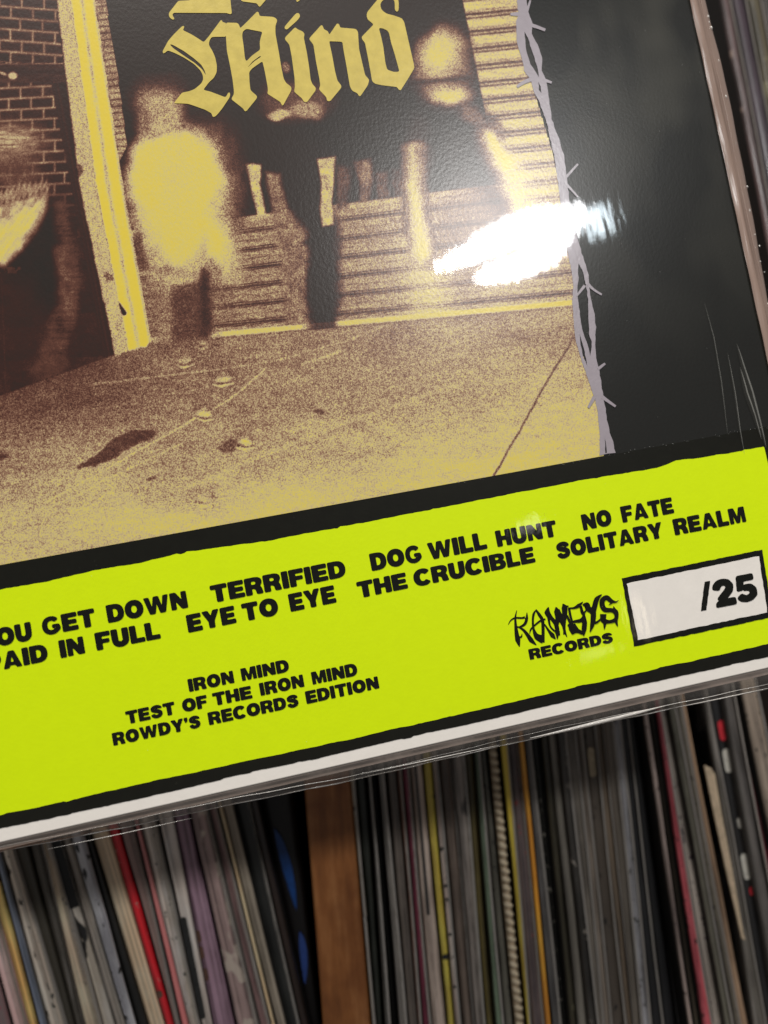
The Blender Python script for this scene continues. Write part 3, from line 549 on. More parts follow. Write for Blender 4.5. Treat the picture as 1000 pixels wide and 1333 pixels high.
cv = np.ones((len(used), 4), dtype=np.float32); cv[:, 0] = Tn.ravel()[used]; cv[:, 1] = Gn.ravel()[used]; at_.data.foreach_set('color', cv.ravel())
po = bpy.data.objects.new('photo_print', me); COL.objects.link(po); me.materials.append(M_PHOTO); po.parent = REC
po['label'] = 'brown and yellow blurred photo of figures before a roller shutter'

# ------------------------------------------------------------------ clear outer sleeve round the album: free margins, seams, folds
def film_mat(name, tint, dens, rough=.06, bump=.0004, bscale=60, stretch=(1, 1, 1), lines=None):
    m, t, b = nt(name); p = geo(t); out = t.nodes['Material Output']
    tr = t.nodes.new('ShaderNodeBsdfTransparent'); tr.inputs[0].default_value = (.93, .92, .9, 1)
    b.inputs['Base Color'].default_value = c4(tint); b.inputs['Roughness'].default_value = rough
    b.inputs['Specular IOR Level'].default_value = .8
    n = noise(t, mapping(t, p, stretch), bscale, 4, .6)
    bp = t.nodes.new('ShaderNodeBump'); bp.inputs['Strength'].default_value = 1; bp.inputs['Distance'].default_value = bump
    t.links.new(n.outputs[0], bp.inputs['Height']); t.links.new(bp.outputs[0], b.inputs['Normal'])
    fr = t.nodes.new('ShaderNodeFresnel'); fr.inputs[0].default_value = 1.5; t.links.new(bp.outputs[0], fr.inputs['Normal'])
    f = math_(t, 'ADD', math_(t, 'MULTIPLY', fr.outputs[0], 1.0), dens, True)
    if lines:
        n2 = noise(t, mapping(t, p, lines[0]), lines[1], 3, .6)
        f = math_(t, 'ADD', f, math_(t, 'MULTIPLY', ramp(t, n2.outputs[0], [(.5, (0, 0, 0, 1)), (.75, (1, 1, 1, 1))]), lines[2]), True)
    mx = t.nodes.new('ShaderNodeMixShader'); t.links.new(f, mx.inputs[0]); t.links.new(tr.outputs[0], mx.inputs[1]); t.links.new(b.outputs[0], mx.inputs[2])
    t.links.new(mx.outputs[0], out.inputs[0]); return m
M_FILM = film_mat('clear_film', (176, 170, 165), .12, .08, .0005, 90, (1, 1, .4))
M_FLAP = film_mat('brownish_film_flap', (166, 142, 130), .66, .28, .0005, 70, (4, 1, .25), ((6, 1, .15), 60, .38))
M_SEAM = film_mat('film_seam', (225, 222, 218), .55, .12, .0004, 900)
M_FOLD = film_mat('film_fold', (120, 120, 116), .04, .1, .0003, 200, (1, 1, .2))
def ribbon(name, pts_a, pts_b, mat, nrow=5, ya=0., yb=0., bulge=0., parent=REC, label=None, wav=0., seed=1):
    r = random.Random(seed); V = []; Fc = []; n = len(pts_a)
    ph = [r.uniform(0, 6.28) for _ in range(4)]
    for i in range(n):
        for j in range(nrow+1):
            s = j/nrow; a, b_ = pts_a[i], pts_b[i]
            y = ya+(yb-ya)*s-bulge*math.sin(math.pi*s)+wav*math.sin(i*.31+ph[0]+2*s)*s+wav*.6*math.sin(i*.83+ph[1])*math.sin(s*6+ph[2])
            V.append((a[0]+(b_[0]-a[0])*s, y, a[1]+(b_[1]-a[1])*s))
        if i:
            for j in range(nrow): q = (i-1)*(nrow+1)+j; Fc.append((q, q+1, q+nrow+2, q+nrow+1))
    return mesh_obj(name, V, Fc, mat, parent, label, True)
def tube(pts, r, n=6):
    V = []; Fc = []
    for i, p in enumerate(pts):
        rr = r[i] if isinstance(r, list) else r
        d = (Vector(pts[min(i+1, len(pts)-1)])-Vector(pts[max(i-1, 0)])).normalized(); u = d.cross(Vector((0, 1, 0))).normalized(); w_ = d.cross(u)
        for k in range(n):
            a = 2*math.pi*k/n; q = Vector(p)+u*math.cos(a)*rr+w_*math.sin(a)*rr; V.append(tuple(q))
        if i:
            for k in range(n): a = (i-1)*n+k; b_ = (i-1)*n+(k+1) % n; Fc.append((a, b_, b_+n, a+n))
    return V, Fc
N = 120
xs = [-CW-.002+(CW+.006)*i/N for i in range(N+1)]
# lower margin: from the foot of the card to the welded seam
edge_px = [(-150, 1144), (0, 1112), (150, 1083), (300, 1051), (460, 1019), (680, 968), (830, 935), (1000, 899.5), (1100, 878)]
ep = [at(*p) for p in edge_px]; exs = [p[0] for p in ep]; ezs = [p[1] for p in ep]
ze = [float(np.interp(x, exs, ezs))+.00008*math.sin(i*.9) for i, x in enumerate(xs)]
ribbon('film_margin', [(x, .0002) for x in xs], list(zip(xs, ze)), M_FILM, 6, -.0004, .0022, .0006, label='clear plastic margin hanging below the card', wav=.00015)
ribbon('film_back', [(x, .0002) for x in xs], list(zip(xs, [z+.0001 for z in ze])), M_FILM, 4, .0054, .0026, -.0003, label='back layer of the clear plastic below the card', wav=.0001, seed=3)
rr = random.Random(8)
V, Fc = tube([(x, .0024, z) for x, z in zip(xs, ze)], [rr.uniform(.0001, .00024) for _ in xs]); mesh_obj('film_seam', V, Fc, M_SEAM, REC, 'bright welded lower edge of the plastic', True)
for pts_, r_ in (([(60, 1106), (160, 1085), (250, 1065)], .00009), ([(470, 1008), (560, 989), (650, 970)], .00013), ([(880, 921), (940, 909), (1000, 896)], .00014)):  # pale tubes modelled as soft highlights along the plastic lip
    q_ = [at(*p, -.0003) for p in dense(pts_, 12, False)]; V, Fc = tube([(a_[0], -.0003, a_[1]) for a_ in q_], [r_*math.sin(math.pi*(i+.3)/(len(q_)+.3)) for i in range(len(q_))]); mesh_obj('film_fold', V, Fc, M_SEAM, REC, 'soft highlight modelled as a pale tube on a crease of the plastic lip', True)
pr = [(p, q) for p, q in [((690, 961), .00003), ((730, 952), .00014), ((780, 940), .00024), ((830, 928), .0002), ((865, 919), .00005)]]
V, Fc = tube([(at(*p, -.0004)[0], -.0004, at(*p, -.0004)[1]) for p, q in pr], [q*2.1 for p, q in pr]); mesh_obj('film_fold', V, Fc, M_SEAM, REC, 'crease in the plastic under the card, its highlight modelled as a pale tube', True)  # pale tube carries the bright highlight of this crease
V, Fc = tube([(x, -.0001, z+.0021+.0002*math.sin(i*.17)) for i, (x, z) in enumerate(zip(xs, ze))], [.00003+.00006*max(0, math.sin(i*.13+1)) for i in range(len(xs))]); mesh_obj('film_crease', V, Fc, M_SEAM, REC, 'faint crease above the welded edge', True)
# right margin: brownish flap
NZ = 130; zs = [-.002+(CW+.004)*i/NZ for i in range(NZ+1)]
flapw = [.0086+.0006*math.sin(i*.11)-.0005*math.sin(i*.05+1) for i in range(NZ+1)]
ribbon('film_flap', [(0.0002, z) for z in zs], [(w_, z) for w_, z in zip(flapw, zs)], M_FLAP, 12, -.0006, .0040, .0016, label='wrinkled brownish plastic flap along the right edge', wav=.00016, seed=5)
V, Fc = tube([(.0033+.0002*math.sin(i*.2), -.0015, z) for i, z in enumerate(zs)], [.00014+.00006*math.sin(i*.37) for i in range(NZ+1)]); mesh_obj('film_crease', V, Fc, M_FLAP, REC, 'pale crease running down the flap', True)
# bubbles along the flap's glue line
pcs = []
rb = random.Random(21)
for i in range(70):
    z = rb.uniform(0.05, CW-.01); x = .0066+rb.uniform(-.0008, .0010); r_ = rb.uniform(.00015, .0005); o_ = []
    for j in range(4):
        for k in range(8):
            a = 2*math.pi*k/8; q = math.cos(j*math.pi/6); V_ = (x+r_*q*math.cos(a), .0016-r_*.9*math.sin(j*math.pi/6), z+1.6*r_*q*math.sin(a)); o_.append(V_)
    Fq = [(j*8+k, j*8+(k+1) % 8, (j+1)*8+(k+1) % 8, (j+1)*8+k) for j in range(3) for k in range(8)]+[tuple(24+k for k in range(8))]
    pcs.append((o_, Fq))
V, Fc = join(pcs); bb = mesh_obj('glue_bubbles', V, Fc, M_SEAM, REC, 'tiny bubbles along the flap', True); bb['kind'] = 'stuff'
# folds on the film over the lower right of the cover
def fold(pts, wmax, h_):
    P = [at(*p) for p in pts]; P = dense(P, .002, False); n = len(P); V = []; Fc = []
    for i, (x, z) in enumerate(P):
        s = i/(n-1); w_ = wmax*math.sin(math.pi*min(.999, max(.001, s)))**.7+.00002
        for k, (u, hh) in enumerate(((-1, 0), (-.5, .7), (0, 1), (.5, .7), (1, 0))): V.append((x+u*w_, -.00056-h_*hh*w_/wmax, z))
        if i:
            for k in range(4): q = (i-1)*5+k; Fc.append((q, q+1, q+6, q+5))
    return V, Fc
pcs = [fold(q, w_, h_) for q, w_, h_ in (([(958, 448), (966, 478), (976, 510), (984, 540), (996, 583)], .0009, .0005), ([(962, 478), (970, 512), (980, 540), (990, 572)], .0007, .0003), ([(946, 460), (955, 510), (962, 560), (968, 592)], .0003, .00006), ([(916, 395), (928, 440), (938, 500), (946, 565)], .0002, .00004))]
V, Fc = join(pcs); mesh_obj('film_fold', V, Fc, M_FOLD, REC, 'fine folds in the plastic over the black print', True)
# dusty specks and scratches on the film, plus shimmer painted as pale flecks
M_DUST_SHIMMER, t, b = nt('dust_and_shimmer'); b.inputs['Base Color'].default_value = (.6, .6, .58, 1); b.inputs['Roughness'].default_value = .6
pcs = []; rd = random.Random(31)
for i in range(130):
    px, py = rd.uniform(0, 1000), rd.uniform(0, 1060)
    if rd.random() < .5: px, py = rd.uniform(640, 990), rd.uniform(60, 600)
    x, z = at(px, py)
    if i > 60: z = ZA+rd.uniform(-.0005, .0004); x = rd.uniform(-.11, -.002)  # pale flecks painted as the shimmer along the band's top edge
    if x > -.001 or z < .001: continue
    l = rd.uniform(.00004, .00013); a = rd.uniform(0, 6.28)*(.06 if i > 60 else 1); dx, dz = l*math.cos(a), l*math.sin(a); w_ = .00004
    pcs.append(([(x-dx, -.00062, z-dz), (x-dz/l*w_, -.00062, z+dx/l*w_), (x+dx, -.00062, z+dz), (x+dz/l*w_, -.00062, z-dx/l*w_)], [(0, 1, 2, 3)]))
V, Fc = join(pcs); du = mesh_obj('dust_shimmer_specks', V, Fc, M_DUST_SHIMMER, REC); du['kind'] = 'stuff'

# ------------------------------------------------------------------ the shelf of records behind
YS = .092
def spine_mat(c1, c2=None, amt=.5, fx=900, marks=None, gloss=.3, seed=0, ends=None, blobs=None):
    """paper spine under plastic: lengthwise streaks, printed marks, wear. local x across, z along"""
    m, t, b = nt('record_spine'); tc = t.nodes.new('ShaderNodeTexCoord').outputs['Object']
    c2 = c2 or tuple(max(0, x*.45) for x in c1)
    if max(c1)-min(c1) < 45: c1 = (c1[0]*.93, c1[1]*.90, c1[2]*.87); c2 = (c2[0]*.80, c2[1]*.76, c2[2]*.73)
    n = noise(t, mapping(t, tc, (1, .02, .010), (seed*.37, 0, seed)), fx, 3, .6)
    k = ramp(t, n.outputs[0], [(.44, (0, 0, 0, 1)), (.54, (1, 1, 1, 1))])
    c = mixc(t, math_(t, 'MULTIPLY', k, min(1, amt*1.3)), c4(tuple(min(255, x*1.12+4) for x in c1)), c4(c2))
    n2 = noise(t, mapping(t, tc, (1, 1, .25), (seed, 3, 1)), 120, 4, .6)
    c = mixc(t, math_(t, 'MULTIPLY', ramp(t, n2.outputs[0], [(.45, (0, 0, 0, 1)), (.70, (1, 1, 1, 1))]), .5), c, c4(tuple(min(255, x*1.3+22) for x in c1)))
    if marks:                                    # (colour, scale, threshold, z-stretch)
        n3 = noise(t, mapping(t, tc, (1, .05, marks[3]), (seed*2, 5, seed)), marks[1], 2, .6)
        c = mixc(t, ramp(t, n3.outputs[0], [(marks[2], (0, 0, 0, 1)), (marks[2]+.04, (1, 1, 1, 1))]), c, c4(marks[0]))
    t.links.new(c, b.inputs['Base Color']); b.inputs['Roughness'].default_value = gloss+.15
    b.inputs['Coat Weight'].default_value = .5; b.inputs['Coat Roughness'].default_value = .18
    bp = t.nodes.new('ShaderNodeBump'); bp.inputs['Distance'].default_value = .0006; bp.inputs['Strength'].default_value = .6
    t.links.new(n.outputs[0], bp.inputs['Height']); t.links.new(bp.outputs[0], b.inputs['Normal']); return m
M_PLAS = film_mat('loose_plastic', (160, 154, 148), .14, .14, .0006, 300, (1, 1, .06), ((1, 1, .10), 200, .75))
M_SIDE_SHADE, t, b = nt('shaded_cover_side'); b.inputs['Base Color'].default_value = (.02, .018, .017, 1); b.inputs['Roughness'].default_value = .5  # near-black sides: shade between the records put into the colour
ZB, ZT = -.262, .050
def record(tl, tr, bl, br, y_t, y_b, mat, label, dy=0., ztop=None, plastic=None, name='record_sleeve', group='records standing on the shelf', Y=None, gap=.0004, zb=None):
    ZB = zb if zb is not None else globals()['ZB']
    Yf = (YS if Y is None else Y)+dy
    a = np.array(at((tl+tr)/2, y_t, Yf)); b_ = np.array(at((bl+br)/2, y_b, Yf))
    wt = at(tr, y_t, Yf)[0]-at(tl, y_t, Yf)[0]; wb = at(br, y_b, Yf)[0]-at(bl, y_b, Yf)[0]
    d = (a-b_)/np.linalg.norm(a-b_); zt = ZT if ztop is None else ztop
    foot = b_+d*((ZB-b_[1])/d[1]); L = (zt-ZB)/d[1]; ang = math.atan2(d[0], d[1])
    s_a = float(np.dot(a-foot, d)); s_b = float(np.dot(b_-foot, d))
    def wid(s): return max(.0012, wb+(wt-wb)*(s-s_b)/(s_a-s_b) if s > s_b-.02 else wb)
    V = []; Fc = []; n = 14; prof = [(-1, .26), (-1, .0014), (-.86, .0002), (-.5, 0), (.5, 0), (.86, .0002), (1, .0014), (1, .26)]
    rnd = random.Random(hash(label) % 9999 if False else int(abs(tl*13+bl*7))); sway = 0
    for i in range(n+1):
        s = L*i/n; hw = max(.0006, wid(s)/2-gap); sway = .8*sway+rnd.uniform(-.00022, .00022)
        hw = min(hw, .012)
        for u, y in prof: V.append((u*hw+sway, y+(rnd.uniform(-.00015, .00015) if y < .001 else 0), s))
        if i:
            for k in range(7): q = (i-1)*8+k; Fc.append((q, q+1, q+9, q+8))
    Fc.append(tuple(range(7, -1, -1))); Fc.append(tuple(n*8+k for k in range(8)))
    root = empty(name, (float(foot[0]), Yf, ZB), label, 'record', group); root.rotation_euler = (0, ang, 0)
    o = mesh_obj('spine', V, Fc, mat, root, None, True); o.data.materials.append(M_SIDE_SHADE)
    for p in o.data.polygons:
        if min(o.data.vertices[k].co.y for k in p.vertices) > .0006 or len(p.vertices) > 4: p.material_index = 1; p.use_smooth = False
    if plastic:
        for sgn in ([1] if plastic == 1 else [1, -1]):
            PV = []; PF = []; w0 = rnd.uniform(.0008, .0022)
            for i in range(n+1):
                s = L*i/n; hw = wid(s)/2-gap*.4; q_ = math.sin(i*.9+tl)*.0002
                PV += [(sgn*hw, .02, s), (sgn*hw+q_, .002, s), (sgn*(hw-.0002)+q_, -w0, s), (sgn*(hw-.0012)+q_, -w0-.0004, s)]
                if i:
                    for k in range(3): q = (i-1)*4+k; PF.append((q, q+1, q+5, q+4))
            mesh_obj('plastic_cover', PV, PF, M_PLAS, root, None, True)
    return root, wid, s_a, s_b

def mark_on(root, wid, s0, s1, u0, u1, mat, name='printed_mark', rounded=True, lift=.0006):
    V = []; n = 10
    pts = []
    for i in range(n+1):
        a = math.pi*i/n; pts.append((math.cos(a), 1-(1-math.sin(a))*(.0 if not rounded else 1)))
    m_ = (u0+u1)/2; h_ = (u1-u0)/2; cap = min(.3*(s1-s0), wid((s0+s1)/2)*h_*.5) if rounded else 0
    loop = [(m_+h_*c, s1-cap+cap*s) for c, s in [(math.cos(math.pi*i/n), math.sin(math.pi*i/n)) for i in range(n+1)]]+[(m_-h_*math.cos(math.pi*i/n), s0+cap-cap*math.sin(math.pi*i/n)) for i in range(n+1)]
    V = [(u*wid(s)/2*1., -lift, s) for u, s in loop]
    return mesh_obj(name, V, [tuple(range(len(V)))[::-1]], mat, root)

# right-hand bay: x at y=1010 (left, right), x at y=1333 (left, right)
RB = [
 (456, 462.5, 484, 490, (186, 180, 166), (120, 116, 104), None, 1, 'narrow cream grey record spine pressed against the wooden divider'),
 (462.5, 478, 490, 500, (40, 44, 38), (16, 18, 15), None, 0, 'dark green black record spine second to the right of the divider'),
 (478, 484, 500, 510, (86, 85, 84), (50, 50, 50), None, 1, 'dark grey record spine between two near black ones right of the divider'),
 (484, 492, 510, 519.5, (24, 24, 24), (44, 44, 42), None, 0, 'black record spine left of the grey striped one near the divider'),
 (492, 502, 519.5, 531, (128, 126, 124), (60, 60, 60), None, 1, 'light and dark grey striped record spine near the divider'),
 (502, 517, 531, 545, (104, 97, 92), (60, 55, 52), None, 0, 'broad grey brown record spine beside the thin brown one'),
 (517, 525, 545, 550, (124, 84, 66), (86, 60, 50), None, 1, 'thin brown record spine left of the maroon one'),
 (525, 534, 550, 562, (118, 40, 62), (48, 22, 30), None, 1, 'deep maroon record spine right of the divider'),
 (534, 552, 562, 582, (196, 182, 174), (150, 138, 132), None, 0, 'wide pale pinkish grey record spine with a long dark printed bar'),
 (552, 565, 582, 594, (206, 182, 72), (150, 128, 70), ((40, 36, 24), 160, .66, .8), 0, 'dull yellow record spine beside the wide pale one'),
 (565, 572, 594, 602, (208, 194, 190), (150, 136, 132), ((40, 38, 40), 240, .60, .8), 1, 'narrow pinkish white record spine with black print'),
 (572, 590, 602, 620, (110, 98, 90), (58, 50, 46), None, 1, 'grey brown record spine right of the pinkish white one'),
 (590, 607, 620, 633, (140, 135, 132), (82, 78, 76), ((60, 56, 54), 90, .62, .3), 1, 'light grey record spine left of the olive one'),
 (607, 620, 633, 645, (92, 80, 40), (40, 36, 22), None, 0, 'dark olive brown record spine'),
 (620, 628, 645, 657, (110, 132, 112), (58, 70, 58), None, 1, 'thin sage green record spine'),
 (628, 637, 657, 669, (92, 92, 84), (58, 58, 52), None, 0, 'grey green record spine left of the ridged cream one'),
 (638, 651, 669, 683, (172, 156, 132), (110, 98, 84), None, 0, 'cream record spine with a row of small ridges'),
 (655, 666, 685, 692, (214, 186, 66), (140, 116, 48), None, 1, 'bright yellow record spine right of the ridged cream one'),
 (666, 679, 692, 710, (104, 92, 94), (44, 42, 52), None, 1, 'purplish grey record spine between the yellow and the orange'),
 (679, 687, 710, 719, (222, 148, 44), (160, 100, 40), None, 0, 'bright orange record spine right of the purplish grey one'),
 (687, 697, 719, 731, (98, 98, 100), (40, 44, 50), None, 1, 'blue grey record spine right of the orange one'),
 (697, 709, 731, 741, (22, 22, 20), (38, 38, 34), None, 0, 'black record spine right of the blue grey one'),
 (709, 719, 741, 751, (54, 50, 34), (26, 24, 18), ((96, 92, 70), 300, .68, .4), 0, 'olive black record spine with specks of print'),
 (719, 732, 751, 767, (118, 116, 110), (88, 86, 82), None, 0, 'plain mid grey record spine wider than its neighbours'),
 (732, 743, 767, 779, (62, 60, 58), (30, 30, 30), None, 1, 'dark grey record spine right of the plain mid grey one'),
 (743, 756, 779, 787, (116, 112, 106), (70, 66, 62), None, 1, 'brownish grey record spine fourth left of the one with the cream patch'),
 (756, 765, 787, 797, (132, 124, 116), (86, 80, 76), None, 1, 'warm light grey record spine left of the one with the cream patch'),
 (765, 781, 797, 815, (70, 64, 58), (110, 102, 92), None, 1, 'dark brown record spine with a cream patch near its top'),
 (781, 793, 815, 826, (112, 100, 86), (64, 58, 52), None, 1, 'brown grey record spine right of the cream patched one'),
 (793, 805, 826, 836, (96, 92, 86), (140, 132, 122), None, 1, 'grey record spine streaked with light lines'),
 (805, 816, 836, 849, (158, 162, 172), (84, 84, 88), None, 1, 'pale blue grey record spine left of three black ones'),
 (816, 826, 849, 864, (22, 23, 26), (36, 37, 42), None, 1, 'first of three black record spines right of the pale blue grey one'),
 (826, 837, 864, 880, (18, 19, 22), (34, 34, 38), None, 0, 'middle one of three black record spines'),
 (837, 849, 880, 897, (28, 28, 30), (48, 48, 50), None, 1, 'last of three black record spines beside the mottled pale one'),
 (849, 857, 897, 904, (172, 158, 154), (110, 98, 98), ((60, 48, 50), 620, .62, .5), 0, 'mottled pale pinkish record spine'),
 (857, 866, 904, 914, (54, 52, 46), (176, 168, 150), None, 0, 'dark record spine with fine cream lines along it'),
 (866, 875, 914, 928, (190, 84, 92), (96, 30, 40), None, 1, 'rose red record spine right of the cream lined one'),
 (875, 886, 928, 943, (188, 182, 176), (120, 116, 112), ((84, 70, 80), 280, .60, .7), 0, 'white record spine with worn dark print'),
 (886, 896, 943, 955, (108, 108, 98), (62, 62, 54), None, 1, 'grey green record spine right of the worn white one'),
 (896, 905, 955, 964, (122, 118, 108), (60, 58, 54), None, 2, 'grey record spine left of the thin tan one'),
 (905, 912, 964, 975, (158, 128, 102), (104, 84, 66), None, 0, 'thin tan record spine beside the dark gap'),
 (931, 941, 980, 999, (104, 102, 98), (56, 55, 54), None, 2, 'grey record spine left of the black one with red and white labels'),
 (941, 958, 999, 1013, (26, 27, 30), (48, 48, 50), None, 0, 'black record spine with red and white label blocks'),
 (958, 975, 1013, 1035, (92, 90, 90), (46, 46, 48), None, 2, 'dark grey record spine right of the one with label blocks'),
 (977, 987, 1035, 1050, (126, 34, 56), (50, 16, 26), None, 0, 'wine red record spine at the right end of the row'),
 (987, 1010, 1050, 1075, (150, 140, 130), (94, 86, 80), None, 1, 'wide light brown grey record spine at the right end of the row'),
]
made = {}
MKS = [((168, 160, 150), 420, .63, .45), ((30, 28, 26), 460, .62, .4), ((150, 60, 60), 380, .66, .4), ((190, 184, 170), 520, .64, .6)]
for i, (tl, tr, bl, br, c1, c2, mk, pl, lab) in enumerate(RB):
    if mk is None and i % 3 == 0: mk = MKS[1 if sum(c1) > 300 else (i//3) % 4]
    dy = random.uniform(-.003, .004)+(.004 if sum(c1) < 120 else 0)
    made[lab] = record(tl, tr, bl, br, 1010, 1333, spine_mat(c1, c2, .55 if sum(c1) > 120 else .7, 1100, mk, .3, i), lab, dy, plastic=pl)
def flatm(name, c):
    m, t, b = nt(name); p = t.nodes.new('ShaderNodeTexCoord').outputs['Object']; n = noise(t, p, 400, 3)
    k = lin(c); t.links.new(ramp(t, n.outputs[0], [(.3, (*[x*.8 for x in k], 1)), (.7, (*[min(1, x*1.15) for x in k], 1))]), b.inputs['Base Color']); b.inputs['Roughness'].default_value = .4; return m
MK_D = flatm('dark_print', (44, 44, 44)); MK_W = flatm('pale_print', (200, 196, 186)); MK_R = flatm('red_print', (206, 52, 62)); MK_C = flatm('cream_print', (170, 154, 128)); MK_BR = flatm('brown_print', (104, 76, 64)); MK_BK = flatm('black_print', (24, 24, 24))
def Sof(rec, px, py, Y=YS):                       # distance along a spine of the image point
    root = rec[0]; p = np.array(at(px, py, root.location.y)); f0 = np.array([root.location.x, root.location.z]); a = root.rotation_euler.y
    return float((p-f0)@np.array([math.sin(a), math.cos(a)]))
r = made['wide pale pinkish grey record spine with a long dark printed bar']; mark_on(r[0], r[1], Sof(r, 562, 1190), .29, -.35, .05, MK_D)
r = made['narrow pinkish white record spine with black print']
for yy in (1150, 1168, 1214, 1283): mark_on(r[0], r[1], Sof(r, 590, yy+3), Sof(r, 590, yy-1), -.95, .8, MK_D, rounded=False)
r = made['dull yellow record spine beside the wide pale one']; mark_on(r[0], r[1], Sof(r, 580, 1248), Sof(r, 580, 1241), -.8, .9, MK_D)
r = made['black record spine with red and white label blocks']
for y0, y1, u0, u1, m_ in ((935, 962, -.5, .55, MK_R), (972, 1004, -.55, .6, MK_W), (1062, 1076, -.1, .6, MK_W), (1108, 1143, -.6, .5, MK_W), (1152, 1163, -.1, .6, MK_R)):
    mark_on(r[0], r[1], Sof(r, 955+(y0-970)*.17, y1), Sof(r, 955+(y0-970)*.17, y0), u0, u1, m_, 'label_block')
r = made['dark brown record spine with a cream patch near its top']; mark_on(r[0], r[1], Sof(r, 780, 1010), Sof(r, 772, 972), -.7, .4, MK_C)
r = made['cream record spine with a row of small ridges']
proto = None
for k in range(62):
    s = .075+k*.0034
    if proto is None:
        V = []; n = 8
        for j in range(4):
            for q in range(n): a = 2*math.pi*q/n; e = math.cos(j*math.pi/6.4); V.append((.0021*e*math.cos(a), -.0011*math.sin(j*math.pi/6.4), .00115*e*math.sin(a)))
        Fq = [(j*n+q, j*n+(q+1) % n, (j+1)*n+(q+1) % n, (j+1)*n+q) for j in range(3) for q in range(n)]+[tuple(24+q for q in range(n))]
        proto = mesh_obj('ridge', V, Fq, flatm('cream_ridge', (206, 190, 162)), r[0], None, True); o = proto
    else: o = proto.copy(); COL.objects.link(o); o.parent = r[0]
    o.location = (.0002+random.uniform(-.0002, .0002), -.0002, s); o.rotation_euler = (0, .5+random.uniform(-.1, .1), 0)

# left-hand bay: x at y=1110, x at y=1333
LB = [
 (-66, -46, -4, 14, (92, 82, 84), (170, 130, 140), ((150, 60, 80), 150, .60, .5), 0, 'dark mauve record spine with pinkish print in the lower left corner'),
 (-46, -26, 14, 36, (176, 150, 152), (96, 84, 88), ((60, 50, 56), 150, .60, .5), 1, 'pinkish grey record spine left of the ochre one'),
 (-26, -8, 36, 49, (178, 140, 84), (120, 92, 58), ((90, 66, 42), 200, .64, .5), 0, 'ochre brown record spine near the left edge'),
 (-8, 1, 49, 60, (96, 106, 124), (64, 72, 88), None, 0, 'slate blue record spine between ochre and light grey ones'),
 (1, 20, 60, 85, (176, 168, 160), (140, 132, 124), None, 1, 'broad light grey record spine right of the slate blue one'),
 (20, 40, 85, 97, (54, 52, 44), (92, 90, 84), None, 0, 'olive grey record spine right of the broad light grey one'),
 (40, 56, 97, 108, (80, 76, 68), (50, 48, 42), None, 1, 'narrow dark taupe record spine left of the cream edged one'),
 (56, 71, 108, 132, (178, 164, 146), (112, 102, 94), None, 2, 'cream grey record spine with a raised plastic edge'),
 (71, 83, 132, 149, (198, 194, 184), (178, 172, 162), ((28, 28, 28), 130, .55, .45), 0, 'white record spine with jagged black graphics and a black upper end'),
 (83, 97, 149, 163, (150, 146, 142), (84, 82, 80), None, 2, 'grey record spine streaked with thin lines left of the pale blue one'),
 (97, 116, 163, 177, (160, 164, 176), (124, 128, 140), None, 0, 'pale bluish record spine in the left bay'),
 (116, 124, 177, 192, (20, 20, 19), (32, 32, 30), ((120, 116, 108), 220, .72, 1), 0, 'black record spine between pale bluish and tan ones'),
 (124, 149, 192, 214, (196, 172, 142), (164, 142, 118), None, 0, 'broad tan record spine left of the red one'),
 (149, 164, 214, 227, (196, 28, 38), (120, 24, 30), None, 0, 'bright red record spine beside the broad tan one'),
 (164, 183, 227, 234, (124, 104, 102), (80, 62, 64), None, 1, 'dusty mauve record spine right of the red one'),
 (183, 190, 234, 245, (210, 120, 118), (160, 88, 90), None, 0, 'thin salmon pink record spine'),
 (190, 214, 245, 261, (206, 202, 194), (150, 146, 140), None, 1, 'off white record spine right of the salmon pink one'),
 (214, 234, 261, 276, (178, 172, 168), (128, 120, 120), None, 0, 'light grey record spine with a long rounded dark bar'),
 (234, 259, 276, 307, (140, 116, 136), (104, 78, 92), None, 0, 'broad lilac record spine'),
 (259, 284, 307, 336, (138, 120, 120), (96, 80, 84), ((206, 190, 176), 120, .52, .6), 1, 'brown and white patterned record spine right of the lilac one'),
 (284, 298, 336, 352, (122, 98, 100), (84, 66, 64), None, 2, 'mauve brown record spine left of the thin cream one'),
 (298, 302.5, 352, 358, (192, 166, 130), (140, 116, 88), None, 0, 'very thin cream record spine'),
 (302.5, 318, 358, 373, (128, 122, 112), (92, 88, 80), ((170, 158, 136), 180, .68, .5), 0, 'grey record spine right of the very thin cream one'),
 (318, 341, 373, 391, (34, 36, 35), (18, 19, 19), None, 1, 'black record spine second from the right in the left bay'),
 (341, 352, 391, 403, (44, 30, 24), (26, 18, 16), None, 0, 'dark brown record spine at the right end of the left bay'),
]
for i, (tl, tr, bl, br, c1, c2, mk, pl, lab) in enumerate(LB):
    c1 = tuple(x*min(1.22, 222/max(c1)) if sum(c1) > 240 else x for x in c1)
    if mk is None and i % 3 == 1: mk = MKS[1 if sum(c1) > 300 else 3]
    dy = random.uniform(-.003, .004)+(.004 if sum(c1) < 120 else 0)
    made[lab] = record(tl, tr, bl, br, 1110, 1333, spine_mat(c1, c2, .5, 700, mk, .3, 100+i), lab, dy, plastic=pl)
r = made['light grey record spine with a long rounded dark bar']; mark_on(r[0], r[1], Sof(r, 266, 1325), Sof(r, 238, 1193), -.75, .2, MK_D)
r = made['bright red record spine beside the broad tan one']; mark_on(r[0], r[1], Sof(r, 210, 1298), Sof(r, 208, 1288), -.7, .4, MK_BR)
r = made['broad lilac record spine']
for y0 in (1210, 1232, 1262): mark_on(r[0], r[1], Sof(r, 262, y0+16), Sof(r, 258, y0), -.98, -.45, MK_BR)
r = made['white record spine with jagged black graphics and a black upper end']; mark_on(r[0], r[1], Sof(r, 100, 1180), .30, -.98, .98, MK_BK, rounded=False)

